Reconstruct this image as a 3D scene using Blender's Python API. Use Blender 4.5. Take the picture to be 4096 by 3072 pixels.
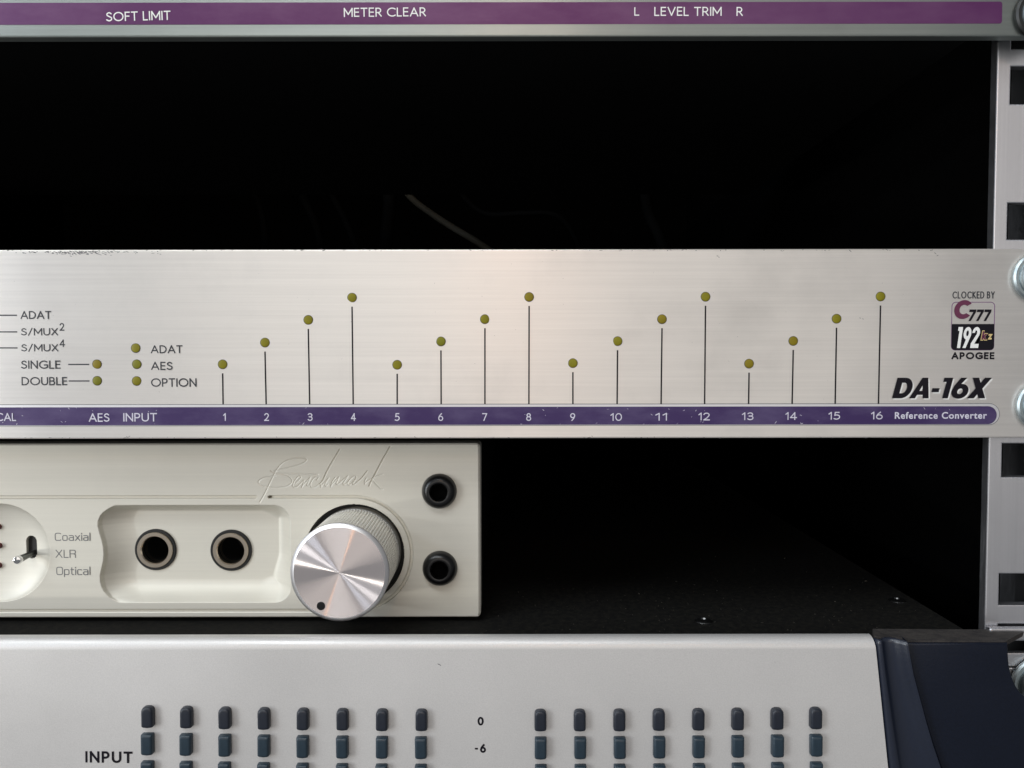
import bpy, bmesh, math, random
import numpy as np
from mathutils import Vector, Matrix

random.seed(7)
rng = np.random.default_rng(7)
for o in list(bpy.data.objects):
    bpy.data.objects.remove(o)
S = bpy.context.scene
C = S.collection
K = 0.01                                   # 1 mm = 0.01 units
S.unit_settings.scale_length = 0.1

# ------------------------------------------------------------------ camera
DIST = 186.0
cam_d = bpy.data.cameras.new("camera")
cam = bpy.data.objects.new("camera", cam_d)
C.objects.link(cam)
cam_d.sensor_width = 36
cam_d.lens = 28
cam_d.clip_start = 0.02
cam_d.clip_end = 200
cam.location = (0, -DIST * K, 0)
RC = Matrix.Rotation(math.radians(90 - 2.0), 3, 'X') @ Matrix.Rotation(math.radians(-0.07), 3, 'Z')
cam.rotation_euler = RC.to_euler()
cam_d.dof.use_dof = True
cam_d.dof.focus_distance = (DIST + 3) * K
cam_d.dof.aperture_fstop = 20.0
S.camera = cam
S.render.resolution_x = 1024
S.render.resolution_y = 768
try:
    S.render.engine = 'CYCLES'
except Exception:
    pass

# ------------------------------------------------------------------ light
W = bpy.data.worlds.new("World")
S.world = W
W.use_nodes = True
W.node_tree.nodes['Background'].inputs[0].default_value = (0.92, 0.95, 1.0, 1)
W.node_tree.nodes['Background'].inputs[1].default_value = 0.16
S.view_settings.view_transform = 'Standard'
S.view_settings.look = 'None'
S.view_settings.exposure = 0.2
S.view_settings.gamma = 1.0


def lamp(name, loc, target, sx, sy, power, col):
    d = bpy.data.lights.new(name, 'AREA')
    d.shape = 'RECTANGLE'
    d.size = sx
    d.size_y = sy
    d.energy = power
    d.color = col
    o = bpy.data.objects.new(name, d)
    C.objects.link(o)
    o.location = loc
    o.rotation_euler = (Vector(target) - Vector(loc)).to_track_quat('-Z', 'Y').to_euler()
    return o


# window to the upper left, in front of the rack; three slender lamps added to streak the knob face; room bounce; a small warm lamp behind the photographer
lamp("window_side_light", (-15.5, -12.5, -2.8), (-0.5, 0, -0.3), 5.0, 0.35, 420, (1.0, 0.97, 0.90))
lamp("window_side_light", (-15.5, -13.0, 1.9), (-0.5, 0, -0.3), 6.0, 0.35, 420, (0.96, 0.98, 1.0))
lamp("window_side_light", (-15.0, -12.5, 6.8), (-0.5, 0, -0.3), 6.0, 0.7, 420, (0.72, 0.83, 1.0))
lamp("window_side_light", (-7, -10, 15), (-1, 0, 0), 20, 5, 1900, (0.92, 0.97, 1.0))
lamp("window_side_light", (-24, -14, 4), (-1, 0, 0), 10, 16, 1700, (0.86, 0.93, 1.0))
lamp("room_light", (1, -30, 4), (0, 0, 0), 30, 16, 1450, (1.0, 0.94, 0.87))
lamp("ceiling_lamp", (0.05, -16, 7), (0, 0, 0), 0.3, 0.8, 75, (1.0, 0.45, 0.16))


# ------------------------------------------------------------------ photo geometry -> place
def ray(px, py):
    d = RC @ Vector(((px - 2048) / 4096 * 36 / 28, -(py - 1536) / 4096 * 36 / 28, -1))
    return d


def P(px, py, y=0.0):
    """point in mm on the vertical plane y (mm) under photograph coordinate px, py"""
    d = ray(px, py)
    t = (y + DIST) / d.y
    return (d.x * t, d.z * t)


def PZ(px, py, z):
    d = ray(px, py)
    t = z / d.z
    return (d.x * t, -DIST + d.y * t)


# ------------------------------------------------------------------ materials
def new_mat(name):
    m = bpy.data.materials.new(name)
    m.use_nodes = True
    nt = m.node_tree
    return m, nt, nt.nodes['Principled BSDF']


def N(nt, t, **kw):
    n = nt.nodes.new(t)
    for k, v in kw.items():
        setattr(n, k, v)
    return n


def simple(name, col, rough=0.5, metal=0.0, noise=0.0, nscale=40.0, bump=0.0, spec=0.5, coat=0.0):
    m, nt, b = new_mat(name)
    b.inputs['Base Color'].default_value = (*col, 1)
    b.inputs['Roughness'].default_value = rough
    b.inputs['Metallic'].default_value = metal
    b.inputs['Specular IOR Level'].default_value = spec
    b.inputs['Coat Weight'].default_value = coat
    if noise or bump:
        tc = N(nt, 'ShaderNodeTexCoord')
        nz = N(nt, 'ShaderNodeTexNoise')
        nz.inputs['Scale'].default_value = nscale
        nz.inputs['Detail'].default_value = 6
        nt.links.new(tc.outputs['Object'], nz.inputs['Vector'])
        if noise:
            r = N(nt, 'ShaderNodeMapRange')
            r.inputs['To Min'].default_value = 1 - noise
            r.inputs['To Max'].default_value = 1 + noise
            nt.links.new(nz.outputs['Fac'], r.inputs['Value'])
            mx = N(nt, 'ShaderNodeVectorMath', operation='SCALE')
            mx.inputs[0].default_value = col
            nt.links.new(r.outputs[0], mx.inputs['Scale'])
            nt.links.new(mx.outputs[0], b.inputs['Base Color'])
        if bump:
            bp = N(nt, 'ShaderNodeBump')
            bp.inputs['Strength'].default_value = bump
            bp.inputs['Distance'].default_value = 0.01
            nt.links.new(nz.outputs['Fac'], bp.inputs['Height'])
            nt.links.new(bp.outputs[0], b.inputs['Normal'])
    return m


def metal_mix(nt, col_socket, col, rough, aniso, tangent, normal, metal):
    """turned or brushed metal: a reflection stretched across the grooves over a little diffuse"""
    L = nt.links.new
    out = nt.nodes['Material Output']
    gl = N(nt, 'ShaderNodeBsdfAnisotropic', distribution='GGX')
    gl.inputs['Anisotropy'].default_value = aniso
    gl.inputs['Roughness'].default_value = rough
    df = N(nt, 'ShaderNodeBsdfDiffuse')
    for n_ in (gl, df):
        n_.inputs['Color'].default_value = (*col, 1)
        if col_socket:
            L(col_socket, n_.inputs['Color'])
        if normal:
            L(normal, n_.inputs['Normal'])
    L(tangent, gl.inputs['Tangent'])
    mx = N(nt, 'ShaderNodeMixShader')
    mx.inputs[0].default_value = metal
    L(df.outputs[0], mx.inputs[1])
    L(gl.outputs[0], mx.inputs[2])
    L(mx.outputs[0], out.inputs['Surface'])
    return gl


def brushed(name, col, rough=0.35, aniso=0.6, metal=1.0, streak=0.06, bump=0.05, rotate=0.0, grime=0.0,
            grime_col=(0.25, 0.24, 0.22), vertical=False, spread=0.0):
    """aluminium brushed along x"""
    m, nt, b = new_mat(name)
    L = nt.links.new
    tc = N(nt, 'ShaderNodeTexCoord')
    mp = N(nt, 'ShaderNodeMapping')
    mp.inputs['Scale'].default_value = (130, 5, 1.2) if vertical else (1.2, 5, 130)
    L(tc.outputs['Object'], mp.inputs['Vector'])
    nz = N(nt, 'ShaderNodeTexNoise')
    nz.inputs['Scale'].default_value = 1.0
    nz.inputs['Detail'].default_value = 8
    nz.inputs['Roughness'].default_value = 0.7
    L(mp.outputs[0], nz.inputs['Vector'])
    r = N(nt, 'ShaderNodeMapRange')
    r.inputs['From Min'].default_value = 0.3
    r.inputs['From Max'].default_value = 0.7
    r.inputs['To Min'].default_value = 1 - streak
    r.inputs['To Max'].default_value = 1 + streak * 0.6
    L(nz.outputs['Fac'], r.inputs['Value'])
    sc = N(nt, 'ShaderNodeVectorMath', operation='SCALE')
    sc.inputs[0].default_value = col
    L(r.outputs[0], sc.inputs['Scale'])
    src = sc.outputs[0]
    # broad handling marks
    n2 = N(nt, 'ShaderNodeTexNoise')
    n2.inputs['Scale'].default_value = 3.0
    n2.inputs['Detail'].default_value = 9
    n2.inputs['Roughness'].default_value = 0.65
    L(tc.outputs['Object'], n2.inputs['Vector'])
    if grime:
        g = N(nt, 'ShaderNodeMapRange')
        g.inputs['From Min'].default_value = 0.52
        g.inputs['From Max'].default_value = 0.75
        g.inputs['To Min'].default_value = 0
        g.inputs['To Max'].default_value = grime
        L(n2.outputs['Fac'], g.inputs['Value'])
        mx = N(nt, 'ShaderNodeMix', data_type='RGBA')
        L(g.outputs[0], mx.inputs['Factor'])
        L(src, mx.inputs['A'])
        mx.inputs['B'].default_value = (*grime_col, 1)
        src = mx.outputs['Result']
    L(src, b.inputs['Base Color'])
    b.inputs['Metallic'].default_value = metal
    rr = N(nt, 'ShaderNodeMapRange')
    rr.inputs['From Min'].default_value = 0.3
    rr.inputs['From Max'].default_value = 0.7
    rr.inputs['To Min'].default_value = rough - 0.04
    rr.inputs['To Max'].default_value = rough + 0.05
    L(n2.outputs['Fac'], rr.inputs['Value'])
    L(rr.outputs[0], b.inputs['Roughness'])
    b.inputs['Anisotropic'].default_value = aniso
    b.inputs['Anisotropic Rotation'].default_value = rotate
    tg = N(nt, 'ShaderNodeCombineXYZ')
    tg.inputs[0].default_value = 1.0 if vertical else 0.0
    tg.inputs[2].default_value = 0.0 if vertical else 1.0
    L(tg.outputs[0], b.inputs['Tangent'])
    bp = N(nt, 'ShaderNodeBump')
    bp.inputs['Strength'].default_value = bump
    bp.inputs['Distance'].default_value = 0.004
    L(nz.outputs['Fac'], bp.inputs['Height'])
    L(bp.outputs[0], b.inputs['Normal'])
    if spread:
        tg.inputs[0].default_value = 0.0 if vertical else 1.0
        tg.inputs[2].default_value = 1.0 if vertical else 0.0
        g_ = metal_mix(nt, src, col, rough, spread, tg.outputs[0], bp.outputs[0], metal)
        L(rr.outputs[0], g_.inputs['Roughness'])
    return m


def spun(name, col, rough, aniso):
    """face turned on a lathe: fine grooves round the local z axis"""
    m, nt, b = new_mat(name)
    L = nt.links.new
    tc = N(nt, 'ShaderNodeTexCoord')
    cr = N(nt, 'ShaderNodeVectorMath', operation='CROSS_PRODUCT')
    cr.inputs[1].default_value = (0, 0, 1)
    L(tc.outputs['Object'], cr.inputs[0])
    nm = N(nt, 'ShaderNodeVectorMath', operation='NORMALIZE')
    L(cr.outputs[0], nm.inputs[0])
    vt = N(nt, 'ShaderNodeVectorTransform', vector_type='VECTOR', convert_from='OBJECT', convert_to='WORLD')
    L(nm.outputs[0], vt.inputs[0])
    ln = N(nt, 'ShaderNodeVectorMath', operation='LENGTH')
    L(tc.outputs['Object'], ln.inputs[0])
    nz = N(nt, 'ShaderNodeTexNoise', noise_dimensions='1D')
    nz.inputs['Scale'].default_value = 260
    nz.inputs['Detail'].default_value = 4
    L(ln.outputs['Value'], nz.inputs['W'])
    rr = N(nt, 'ShaderNodeMapRange')
    rr.inputs['To Min'].default_value = rough - 0.015
    rr.inputs['To Max'].default_value = rough + 0.015
    L(nz.outputs['Fac'], rr.inputs['Value'])
    L(rr.outputs[0], b.inputs['Roughness'])
    b.inputs['Base Color'].default_value = (*col, 1)
    b.inputs['Metallic'].default_value = 1
    g_ = metal_mix(nt, None, col, rough, aniso, vt.outputs[0], None, 0.84)
    L(rr.outputs[0], g_.inputs['Roughness'])
    return m


M = {}
M['da_plate'] = brushed('brushed_aluminium', (0.83, 0.79, 0.745), 0.38, 0.0, metal=0.70, streak=0.07, grime=0.12, spread=0.5)
M['top_plate'] = brushed('brushed_aluminium_dimmed', (0.36, 0.39, 0.37), 0.38, 0.0, metal=0.90, streak=0.08, grime=0.2, spread=0.5)  # base colour darkened for the dim room this upper panel reflects
M['pale_line'] = brushed('brushed_line', (0.74, 0.73, 0.75), 0.40, 0.5, metal=0.6)
M['cream_plate'] = brushed('satin_aluminium', (0.69, 0.665, 0.585), 0.50, 0.3, metal=0.25, streak=0.04, bump=0.03, grime=0.06)
M['rail'] = brushed('zinc_rail', (0.67, 0.67, 0.695), 0.42, 0.4, streak=0.05, grime=0.35, grime_col=(0.30, 0.29, 0.29), vertical=True)
M['silver_paint'] = simple('silver_lacquer', (0.645, 0.63, 0.615), 0.42, 0.40, noise=0.14, nscale=380, bump=0.05)
_m = M['silver_paint']; _nt = _m.node_tree; _b = _nt.nodes['Principled BSDF']
_tc = N(_nt, 'ShaderNodeTexCoord'); _n = N(_nt, 'ShaderNodeTexNoise')
_n.inputs['Scale'].default_value = 2.2; _n.inputs['Detail'].default_value = 9; _n.inputs['Roughness'].default_value = 0.62
_nt.links.new(_tc.outputs['Object'], _n.inputs['Vector'])
_r = N(_nt, 'ShaderNodeMapRange'); _r.inputs['From Min'].default_value = 0.3; _r.inputs['From Max'].default_value = 0.7
_r.inputs['To Min'].default_value = 0.34; _r.inputs['To Max'].default_value = 0.54
_nt.links.new(_n.outputs['Fac'], _r.inputs['Value']); _nt.links.new(_r.outputs[0], _b.inputs['Roughness'])
M['navy'] = simple('navy_plastic', (0.003, 0.0055, 0.014), 0.45, 0.0, noise=0.25, nscale=160, bump=0.04, spec=0.32)
M['black_metal'] = simple('black_painted_steel', (0.006, 0.006, 0.006), 0.65, 0.0, noise=0.3, nscale=30, spec=0.15)
M['void'] = simple('black_laminate_and_shade', (0.002, 0.002, 0.002), 0.9, 0.0, noise=0.3, nscale=30, spec=0.02)
M['ink'] = simple('black_ink', (0.016, 0.019, 0.027), 0.5, 0.0, noise=0.3, nscale=90)
M['ink_black'] = simple('deep_black_ink', (0.006, 0.005, 0.009), 0.45, 0.0, spec=0.2)
M['ink_grey'] = simple('grey_ink', (0.16, 0.165, 0.17), 0.5, 0.0, noise=0.2, nscale=90)
M['ink_white'] = simple('pale_ink', (0.62, 0.60, 0.70), 0.5, 0.0, noise=0.25, nscale=60)
M['ink_bright'] = simple('white_ink', (0.85, 0.85, 0.83), 0.5, 0.0, noise=0.1, nscale=60)
M['ink_maroon'] = simple('maroon_ink', (0.12, 0.02, 0.06), 0.5)
M['ink_yellow'] = simple('yellow_ink', (0.65, 0.50, 0.22), 0.5)
M['led'] = simple('olive_lens', (0.205, 0.180, 0.006), 0.45, 0.0, noise=0.5, nscale=14, spec=0.3)
M['led_amber'] = simple('amber_olive_lens', (0.215, 0.165, 0.007), 0.45, 0.0, noise=0.5, nscale=14, spec=0.3)
M['led_green'] = simple('green_olive_lens', (0.175, 0.170, 0.007), 0.45, 0.0, noise=0.5, nscale=14, spec=0.3)
M['led_rim'] = simple('dark_olive_ring', (0.035, 0.034, 0.02), 0.5)
M['red_led'] = simple('dark_red_lens', (0.10, 0.012, 0.012), 0.3)
M['black_oxide'] = simple('black_oxide_steel', (0.006, 0.006, 0.0065), 0.30, 0.0, noise=0.3, nscale=60, spec=0.45)
M['nylon_and_shade'] = simple('black_nylon_and_shade', (0.006, 0.006, 0.006), 0.45, 0.0)
M['nickel'] = simple('nickel_ring', (0.62, 0.54, 0.44), 0.28, 1.0, noise=0.08, nscale=80)
M['chrome'] = simple('polished_steel', (0.80, 0.80, 0.80), 0.12, 1.0)
M['zinc'] = simple('zinc_plated_steel', (0.42, 0.48, 0.50), 0.42, 1.0, noise=0.3, nscale=30)
M['dark_steel'] = simple('dark_steel', (0.16, 0.17, 0.16), 0.35, 1.0)
M['dull_steel'] = simple('dull_steel', (0.16, 0.16, 0.16), 0.34, 1.0, noise=0.5, nscale=60)
M['knob_side'] = simple('knurled_aluminium', (0.92, 0.90, 0.84), 0.42, 0.4)
M['knob_face'] = spun('spun_aluminium', (0.88, 0.80, 0.78), 0.25, 0.82)
M['knob_rim'] = simple('turned_rim', (0.90, 0.88, 0.88), 0.40, 1.0)
M['segment'] = simple('smoked_teal_plastic', (0.016, 0.032, 0.047), 0.40, 0.0, noise=0.25, nscale=120, bump=0.02)
M['segment_dark'] = simple('smoked_plum_plastic', (0.012, 0.016, 0.026), 0.40, 0.0, noise=0.25, nscale=120, bump=0.02)
M['scuff'] = simple('scuffed_metal', (0.16, 0.155, 0.16), 0.6, 0.4, noise=0.4, nscale=200)
M['cable_pale'] = simple('pale_grey_cable', (0.070, 0.066, 0.05), 0.7, spec=0.15)
M['cable_dark'] = simple('dark_grey_cable', (0.004, 0.0042, 0.0042), 0.8, spec=0.08)


def stripe_mat(name, col, pale, amount, scale=6.0):
    """printed strip, rubbed pale in patches"""
    m, nt, b = new_mat(name)
    L = nt.links.new
    tc = N(nt, 'ShaderNodeTexCoord')
    mp = N(nt, 'ShaderNodeMapping')
    mp.inputs['Scale'].default_value = (1, 1, 2.5)
    L(tc.outputs['Object'], mp.inputs['Vector'])
    nz = N(nt, 'ShaderNodeTexNoise')
    nz.inputs['Scale'].default_value = scale
    nz.inputs['Detail'].default_value = 10
    nz.inputs['Roughness'].default_value = 0.6
    L(mp.outputs[0], nz.inputs['Vector'])
    r = N(nt, 'ShaderNodeMapRange')
    r.inputs['From Min'].default_value = 0.42
    r.inputs['From Max'].default_value = 0.80
    r.inputs['To Max'].default_value = amount
    L(nz.outputs['Fac'], r.inputs['Value'])
    mx = N(nt, 'ShaderNodeMix', data_type='RGBA')
    mx.inputs['A'].default_value = (*col, 1)
    mx.inputs['B'].default_value = (*pale, 1)
    L(r.outputs[0], mx.inputs['Factor'])
    L(mx.outputs['Result'], b.inputs['Base Color'])
    b.inputs['Roughness'].default_value = 0.4
    b.inputs['Metallic'].default_value = 0.25
    return m


M['purple'] = stripe_mat('purple_print', (0.040, 0.019, 0.098), (0.18, 0.15, 0.27), 0.5)
M['magenta'] = stripe_mat('magenta_print', (0.098, 0.020, 0.100), (0.23, 0.12, 0.22), 0.6, 3.0)
M['purple_line'] = simple('purple_line', (0.16, 0.07, 0.17), 0.5)


def dusty(name, base, dust, lo, hi, scale):
    m, nt, b = new_mat(name)
    L = nt.links.new
    tc = N(nt, 'ShaderNodeTexCoord')
    nz = N(nt, 'ShaderNodeTexNoise')
    nz.inputs['Scale'].default_value = scale
    nz.inputs['Detail'].default_value = 12
    nz.inputs['Roughness'].default_value = 0.85
    L(tc.outputs['Object'], nz.inputs['Vector'])
    r = N(nt, 'ShaderNodeMapRange')
    r.inputs['From Min'].default_value = lo
    r.inputs['From Max'].default_value = hi
    L(nz.outputs['Fac'], r.inputs['Value'])
    mx = N(nt, 'ShaderNodeMix', data_type='RGBA')
    mx.inputs['A'].default_value = (*base, 1)
    mx.inputs['B'].default_value = (*dust, 1)
    L(r.outputs[0], mx.inputs['Factor'])
    L(mx.outputs['Result'], b.inputs['Base Color'])
    b.inputs['Roughness'].default_value = 0.85
    b.inputs['Specular IOR Level'].default_value = 0.1
    return m


M['lid'] = dusty('dusty_black_lid', (0.006, 0.006, 0.006), (0.028, 0.026, 0.020), 0.45, 0.78, 60)
M['navy_trim'] = simple('navy_satin_plastic_lit', (0.006, 0.010, 0.023), 0.36, 0.0, noise=0.25, nscale=160, bump=0.03, spec=0.75)  # navy base lightened to help the trim show its highlight
M['navy_trim'].node_tree.nodes['Principled BSDF'].inputs['IOR'].default_value = 1.5
M['navy_dusty'] = dusty('dusty_navy_plastic', (0.026, 0.025, 0.028), (0.11, 0.098, 0.088), 0.35, 0.72, 30)


# ------------------------------------------------------------------ mesh helpers (all in mm)
def link(name, me, mat=None, parent=None, loc=None, smooth=False):
    o = bpy.data.objects.new(name, me)
    C.objects.link(o)
    if mat is not None:
        me.materials.clear()
        me.materials.append(M[mat] if isinstance(mat, str) else mat)
    if smooth:
        me.polygons.foreach_set('use_smooth', [True] * len(me.polygons))
    if loc is not None:
        o.location = Vector(loc) * K
    if parent is not None:
        o.parent = parent
    return o


def from_bm(name, bm, mat, parent=None, loc=None, smooth=False):
    bm.normal_update()
    for v in bm.verts:
        v.co *= K
    me = bpy.data.meshes.new(name)
    bm.to_mesh(me)
    bm.free()
    return link(name, me, mat, parent, loc, smooth)


def box_bm(x0, x1, y0, y1, z0, z1, bev=0.0, seg=2, sel=None):
    bm = bmesh.new()
    vs = [bm.verts.new(p) for p in [(x0, y0, z0), (x1, y0, z0), (x1, y1, z0), (x0, y1, z0),
                                    (x0, y0, z1), (x1, y0, z1), (x1, y1, z1), (x0, y1, z1)]]
    for f in [(0, 1, 5, 4), (1, 2, 6, 5), (2, 3, 7, 6), (3, 0, 4, 7), (4, 5, 6, 7), (3, 2, 1, 0)]:
        bm.faces.new([vs[i] for i in f])
    if bev:
        es = [e for e in bm.edges if sel is None or sel(e)]
        bmesh.ops.bevel(bm, geom=es, offset=bev, segments=seg, profile=0.5, affect='EDGES')
    return bm


def box(name, x0, x1, y0, y1, z0, z1, mat, parent=None, bev=0.0, seg=2, sel=None, smooth=False):
    return from_bm(name, box_bm(x0, x1, y0, y1, z0, z1, bev, seg, sel), mat, parent, smooth=smooth)


def lathe_bm(prof, n=64):
    """prof: list of (radius, height towards the camera); axis is -y"""
    bm = bmesh.new()
    rings = []
    for r, h in prof:
        if r < 1e-6:
            rings.append([bm.verts.new((0, -h, 0))])
        else:
            rings.append([bm.verts.new((r * math.cos(2 * math.pi * i / n), -h, r * math.sin(2 * math.pi * i / n)))
                          for i in range(n)])
    for a, b in zip(rings, rings[1:]):
        for i in range(n):
            j = (i + 1) % n
            if len(a) == 1 and len(b) == 1:
                continue
            if len(a) == 1:
                bm.faces.new([a[0], b[i], b[j]])
            elif len(b) == 1:
                bm.faces.new([a[i], b[0], a[j]])
            else:
                bm.faces.new([a[i], b[i], b[j], a[j]])
    bmesh.ops.recalc_face_normals(bm, faces=bm.faces)
    return bm


def auto(o, ang=35):
    me = o.data
    me.polygons.foreach_set('use_smooth', [True] * len(me.polygons))
    bm = bmesh.new()
    bm.from_mesh(me)
    for e in bm.edges:
        if len(e.link_faces) == 2 and e.calc_face_angle(0) > math.radians(ang):
            e.smooth = False
    bm.to_mesh(me)
    bm.free()
    return o


def lathe(name, prof, mat, parent=None, loc=(0, 0, 0), n=64):
    return auto(from_bm(name, lathe_bm(prof, n), mat, parent, loc))


def prism_bm(pts, y0, y1, bev=0.0, seg=2):
    """outline in (x, z), front face at y0 (nearer the camera)"""
    bm = bmesh.new()
    f = [bm.verts.new((x, y0, z)) for x, z in pts]
    b = [bm.verts.new((x, y1, z)) for x, z in pts]
    front = bm.faces.new(f)
    bm.faces.new(b[::-1])
    n = len(pts)
    for i in range(n):
        j = (i + 1) % n
        bm.faces.new([f[j], f[i], b[i], b[j]])
    bmesh.ops.recalc_face_normals(bm, faces=bm.faces)
    if bev:
        bmesh.ops.bevel(bm, geom=[e for e in front.edges], offset=bev, segments=seg, profile=0.5, affect='EDGES')
    return bm


def ribbon_bm(lines, w, y, th=0.04):
    """flat printed or inlaid strokes with a little thickness: polylines in (x, z)"""
    bm = bmesh.new()
    for ln in lines:
        pts = [Vector((p[0], p[1])) for p in ln]
        n = len(pts)
        L_, R_ = [], []
        for i in range(n):
            d = (pts[min(i + 1, n - 1)] - pts[max(i - 1, 0)]).normalized()
            nn = Vector((-d.y, d.x)) * w / 2
            L_.append(pts[i] + nn)
            R_.append(pts[i] - nn)
        for a in range(n - 1):
            q = [L_[a], L_[a + 1], R_[a + 1], R_[a]]
            f = [bm.verts.new((p.x, y - th, p.y)) for p in q]
            g = [bm.verts.new((p.x, y, p.y)) for p in q]
            bm.faces.new(f)
            for i in range(4):
                bm.faces.new([f[i], f[(i + 1) % 4], g[(i + 1) % 4], g[i]])
    bmesh.ops.remove_doubles(bm, verts=bm.verts, dist=1e-4)
    bmesh.ops.recalc_face_normals(bm, faces=bm.faces)
    return bm


def rrect(x0, x1, z0, z1, r, n=8, corners=(1, 1, 1, 1)):
    """rounded rectangle outline; corners: bottom-left, bottom-right, top-right, top-left"""
    out = []
    cs = [(x0 + r, z0 + r, 180), (x1 - r, z0 + r, 270), (x1 - r, z1 - r, 0), (x0 + r, z1 - r, 90)]
    sq = [(x0, z0), (x1, z0), (x1, z1), (x0, z1)]
    for k, (cx, cz, a) in enumerate(cs):
        if not corners[k]:
            out.append(sq[k])
            continue
        for i in range(n + 1):
            t = math.radians(a + 90 * i / n)
            out.append((cx + r * math.cos(t), cz + r * math.sin(t)))
    return out


def lettering(s, bb, y, mat, parent, shear=0.0, weight=0.0, rot=0.0, name='lettering', th=0.06, spacing=1.0, dx=0, dy=0):
    """flat printed text filling the photograph box bb on the plane y"""
    cu = bpy.data.curves.new('font', 'FONT')
    cu.body = s
    cu.size = 1
    cu.shear = shear
    cu.offset = weight
    cu.space_character = spacing
    cu.resolution_u = 6
    cu.fill_mode = 'FRONT'
    t = bpy.data.objects.new('tmp', cu)
    C.objects.link(t)
    bpy.context.view_layer.update()
    me = bpy.data.meshes.new_from_object(t.evaluated_get(bpy.context.evaluated_depsgraph_get()))
    bpy.data.objects.remove(t)
    bpy.data.curves.remove(cu)
    n = len(me.vertices)
    co = np.zeros(n * 3)
    me.vertices.foreach_get('co', co)
    co = co.reshape(n, 3)
    mn, mx = co.min(0), co.max(0)
    x0, z1 = P(bb[0] + dx, bb[1] + dy, y)
    x1, z0 = P(bb[2] + dx, bb[3] + dy, y)
    u = (co[:, 0] - mn[0]) / (mx[0] - mn[0]) * (x1 - x0)
    v = (co[:, 1] - mn[1]) / (mx[1] - mn[1]) * (z1 - z0)
    cx, cz = (x1 - x0) / 2, (z1 - z0) / 2
    c, s_ = math.cos(rot), math.sin(rot)
    uu = (u - cx) * c - (v - cz) * s_ + cx
    vv = (u - cx) * s_ + (v - cz) * c + cz
    new = np.stack([(x0 + uu) * K, np.full(n, (y - th) * K), (z0 + vv) * K], 1)
    me.vertices.foreach_set('co', new.ravel())
    me.update()
    # face the camera
    if len(me.polygons) and me.polygons[0].normal.y > 0:
        me.flip_normals()
    return link(name, me, mat, parent)


# single line capitals and digits, drawn as strokes of even weight (cap height 1)
def arcp(cx, cy, rx, ry, a0, a1, n=14, e=1.0):
    out = []
    for i in range(n + 1):
        t = math.radians(a0 + (a1 - a0) * i / n)
        c, q = math.cos(t), math.sin(t)
        out.append((cx + rx * math.copysign(abs(c) ** e, c), cy + ry * math.copysign(abs(q) ** e, q)))
    return out


def sp(pts):
    return spl(pts, 5)


def spl(pts, n=6):
    """smooth curve through points"""
    out = []
    m = len(pts)
    for i in range(m - 1):
        p0, p1, p2, p3 = pts[max(i - 1, 0)], pts[i], pts[i + 1], pts[min(i + 2, m - 1)]
        for k in range(n):
            t = k / n
            out.append(tuple(0.5 * ((2 * p1[c]) + (-p0[c] + p2[c]) * t + (2 * p0[c] - 5 * p1[c] + 4 * p2[c] - p3[c]) * t * t +
                                    (-p0[c] + 3 * p1[c] - 3 * p2[c] + p3[c]) * t ** 3) for c in (0, 1)))
    out.append(pts[-1])
    return out


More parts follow.
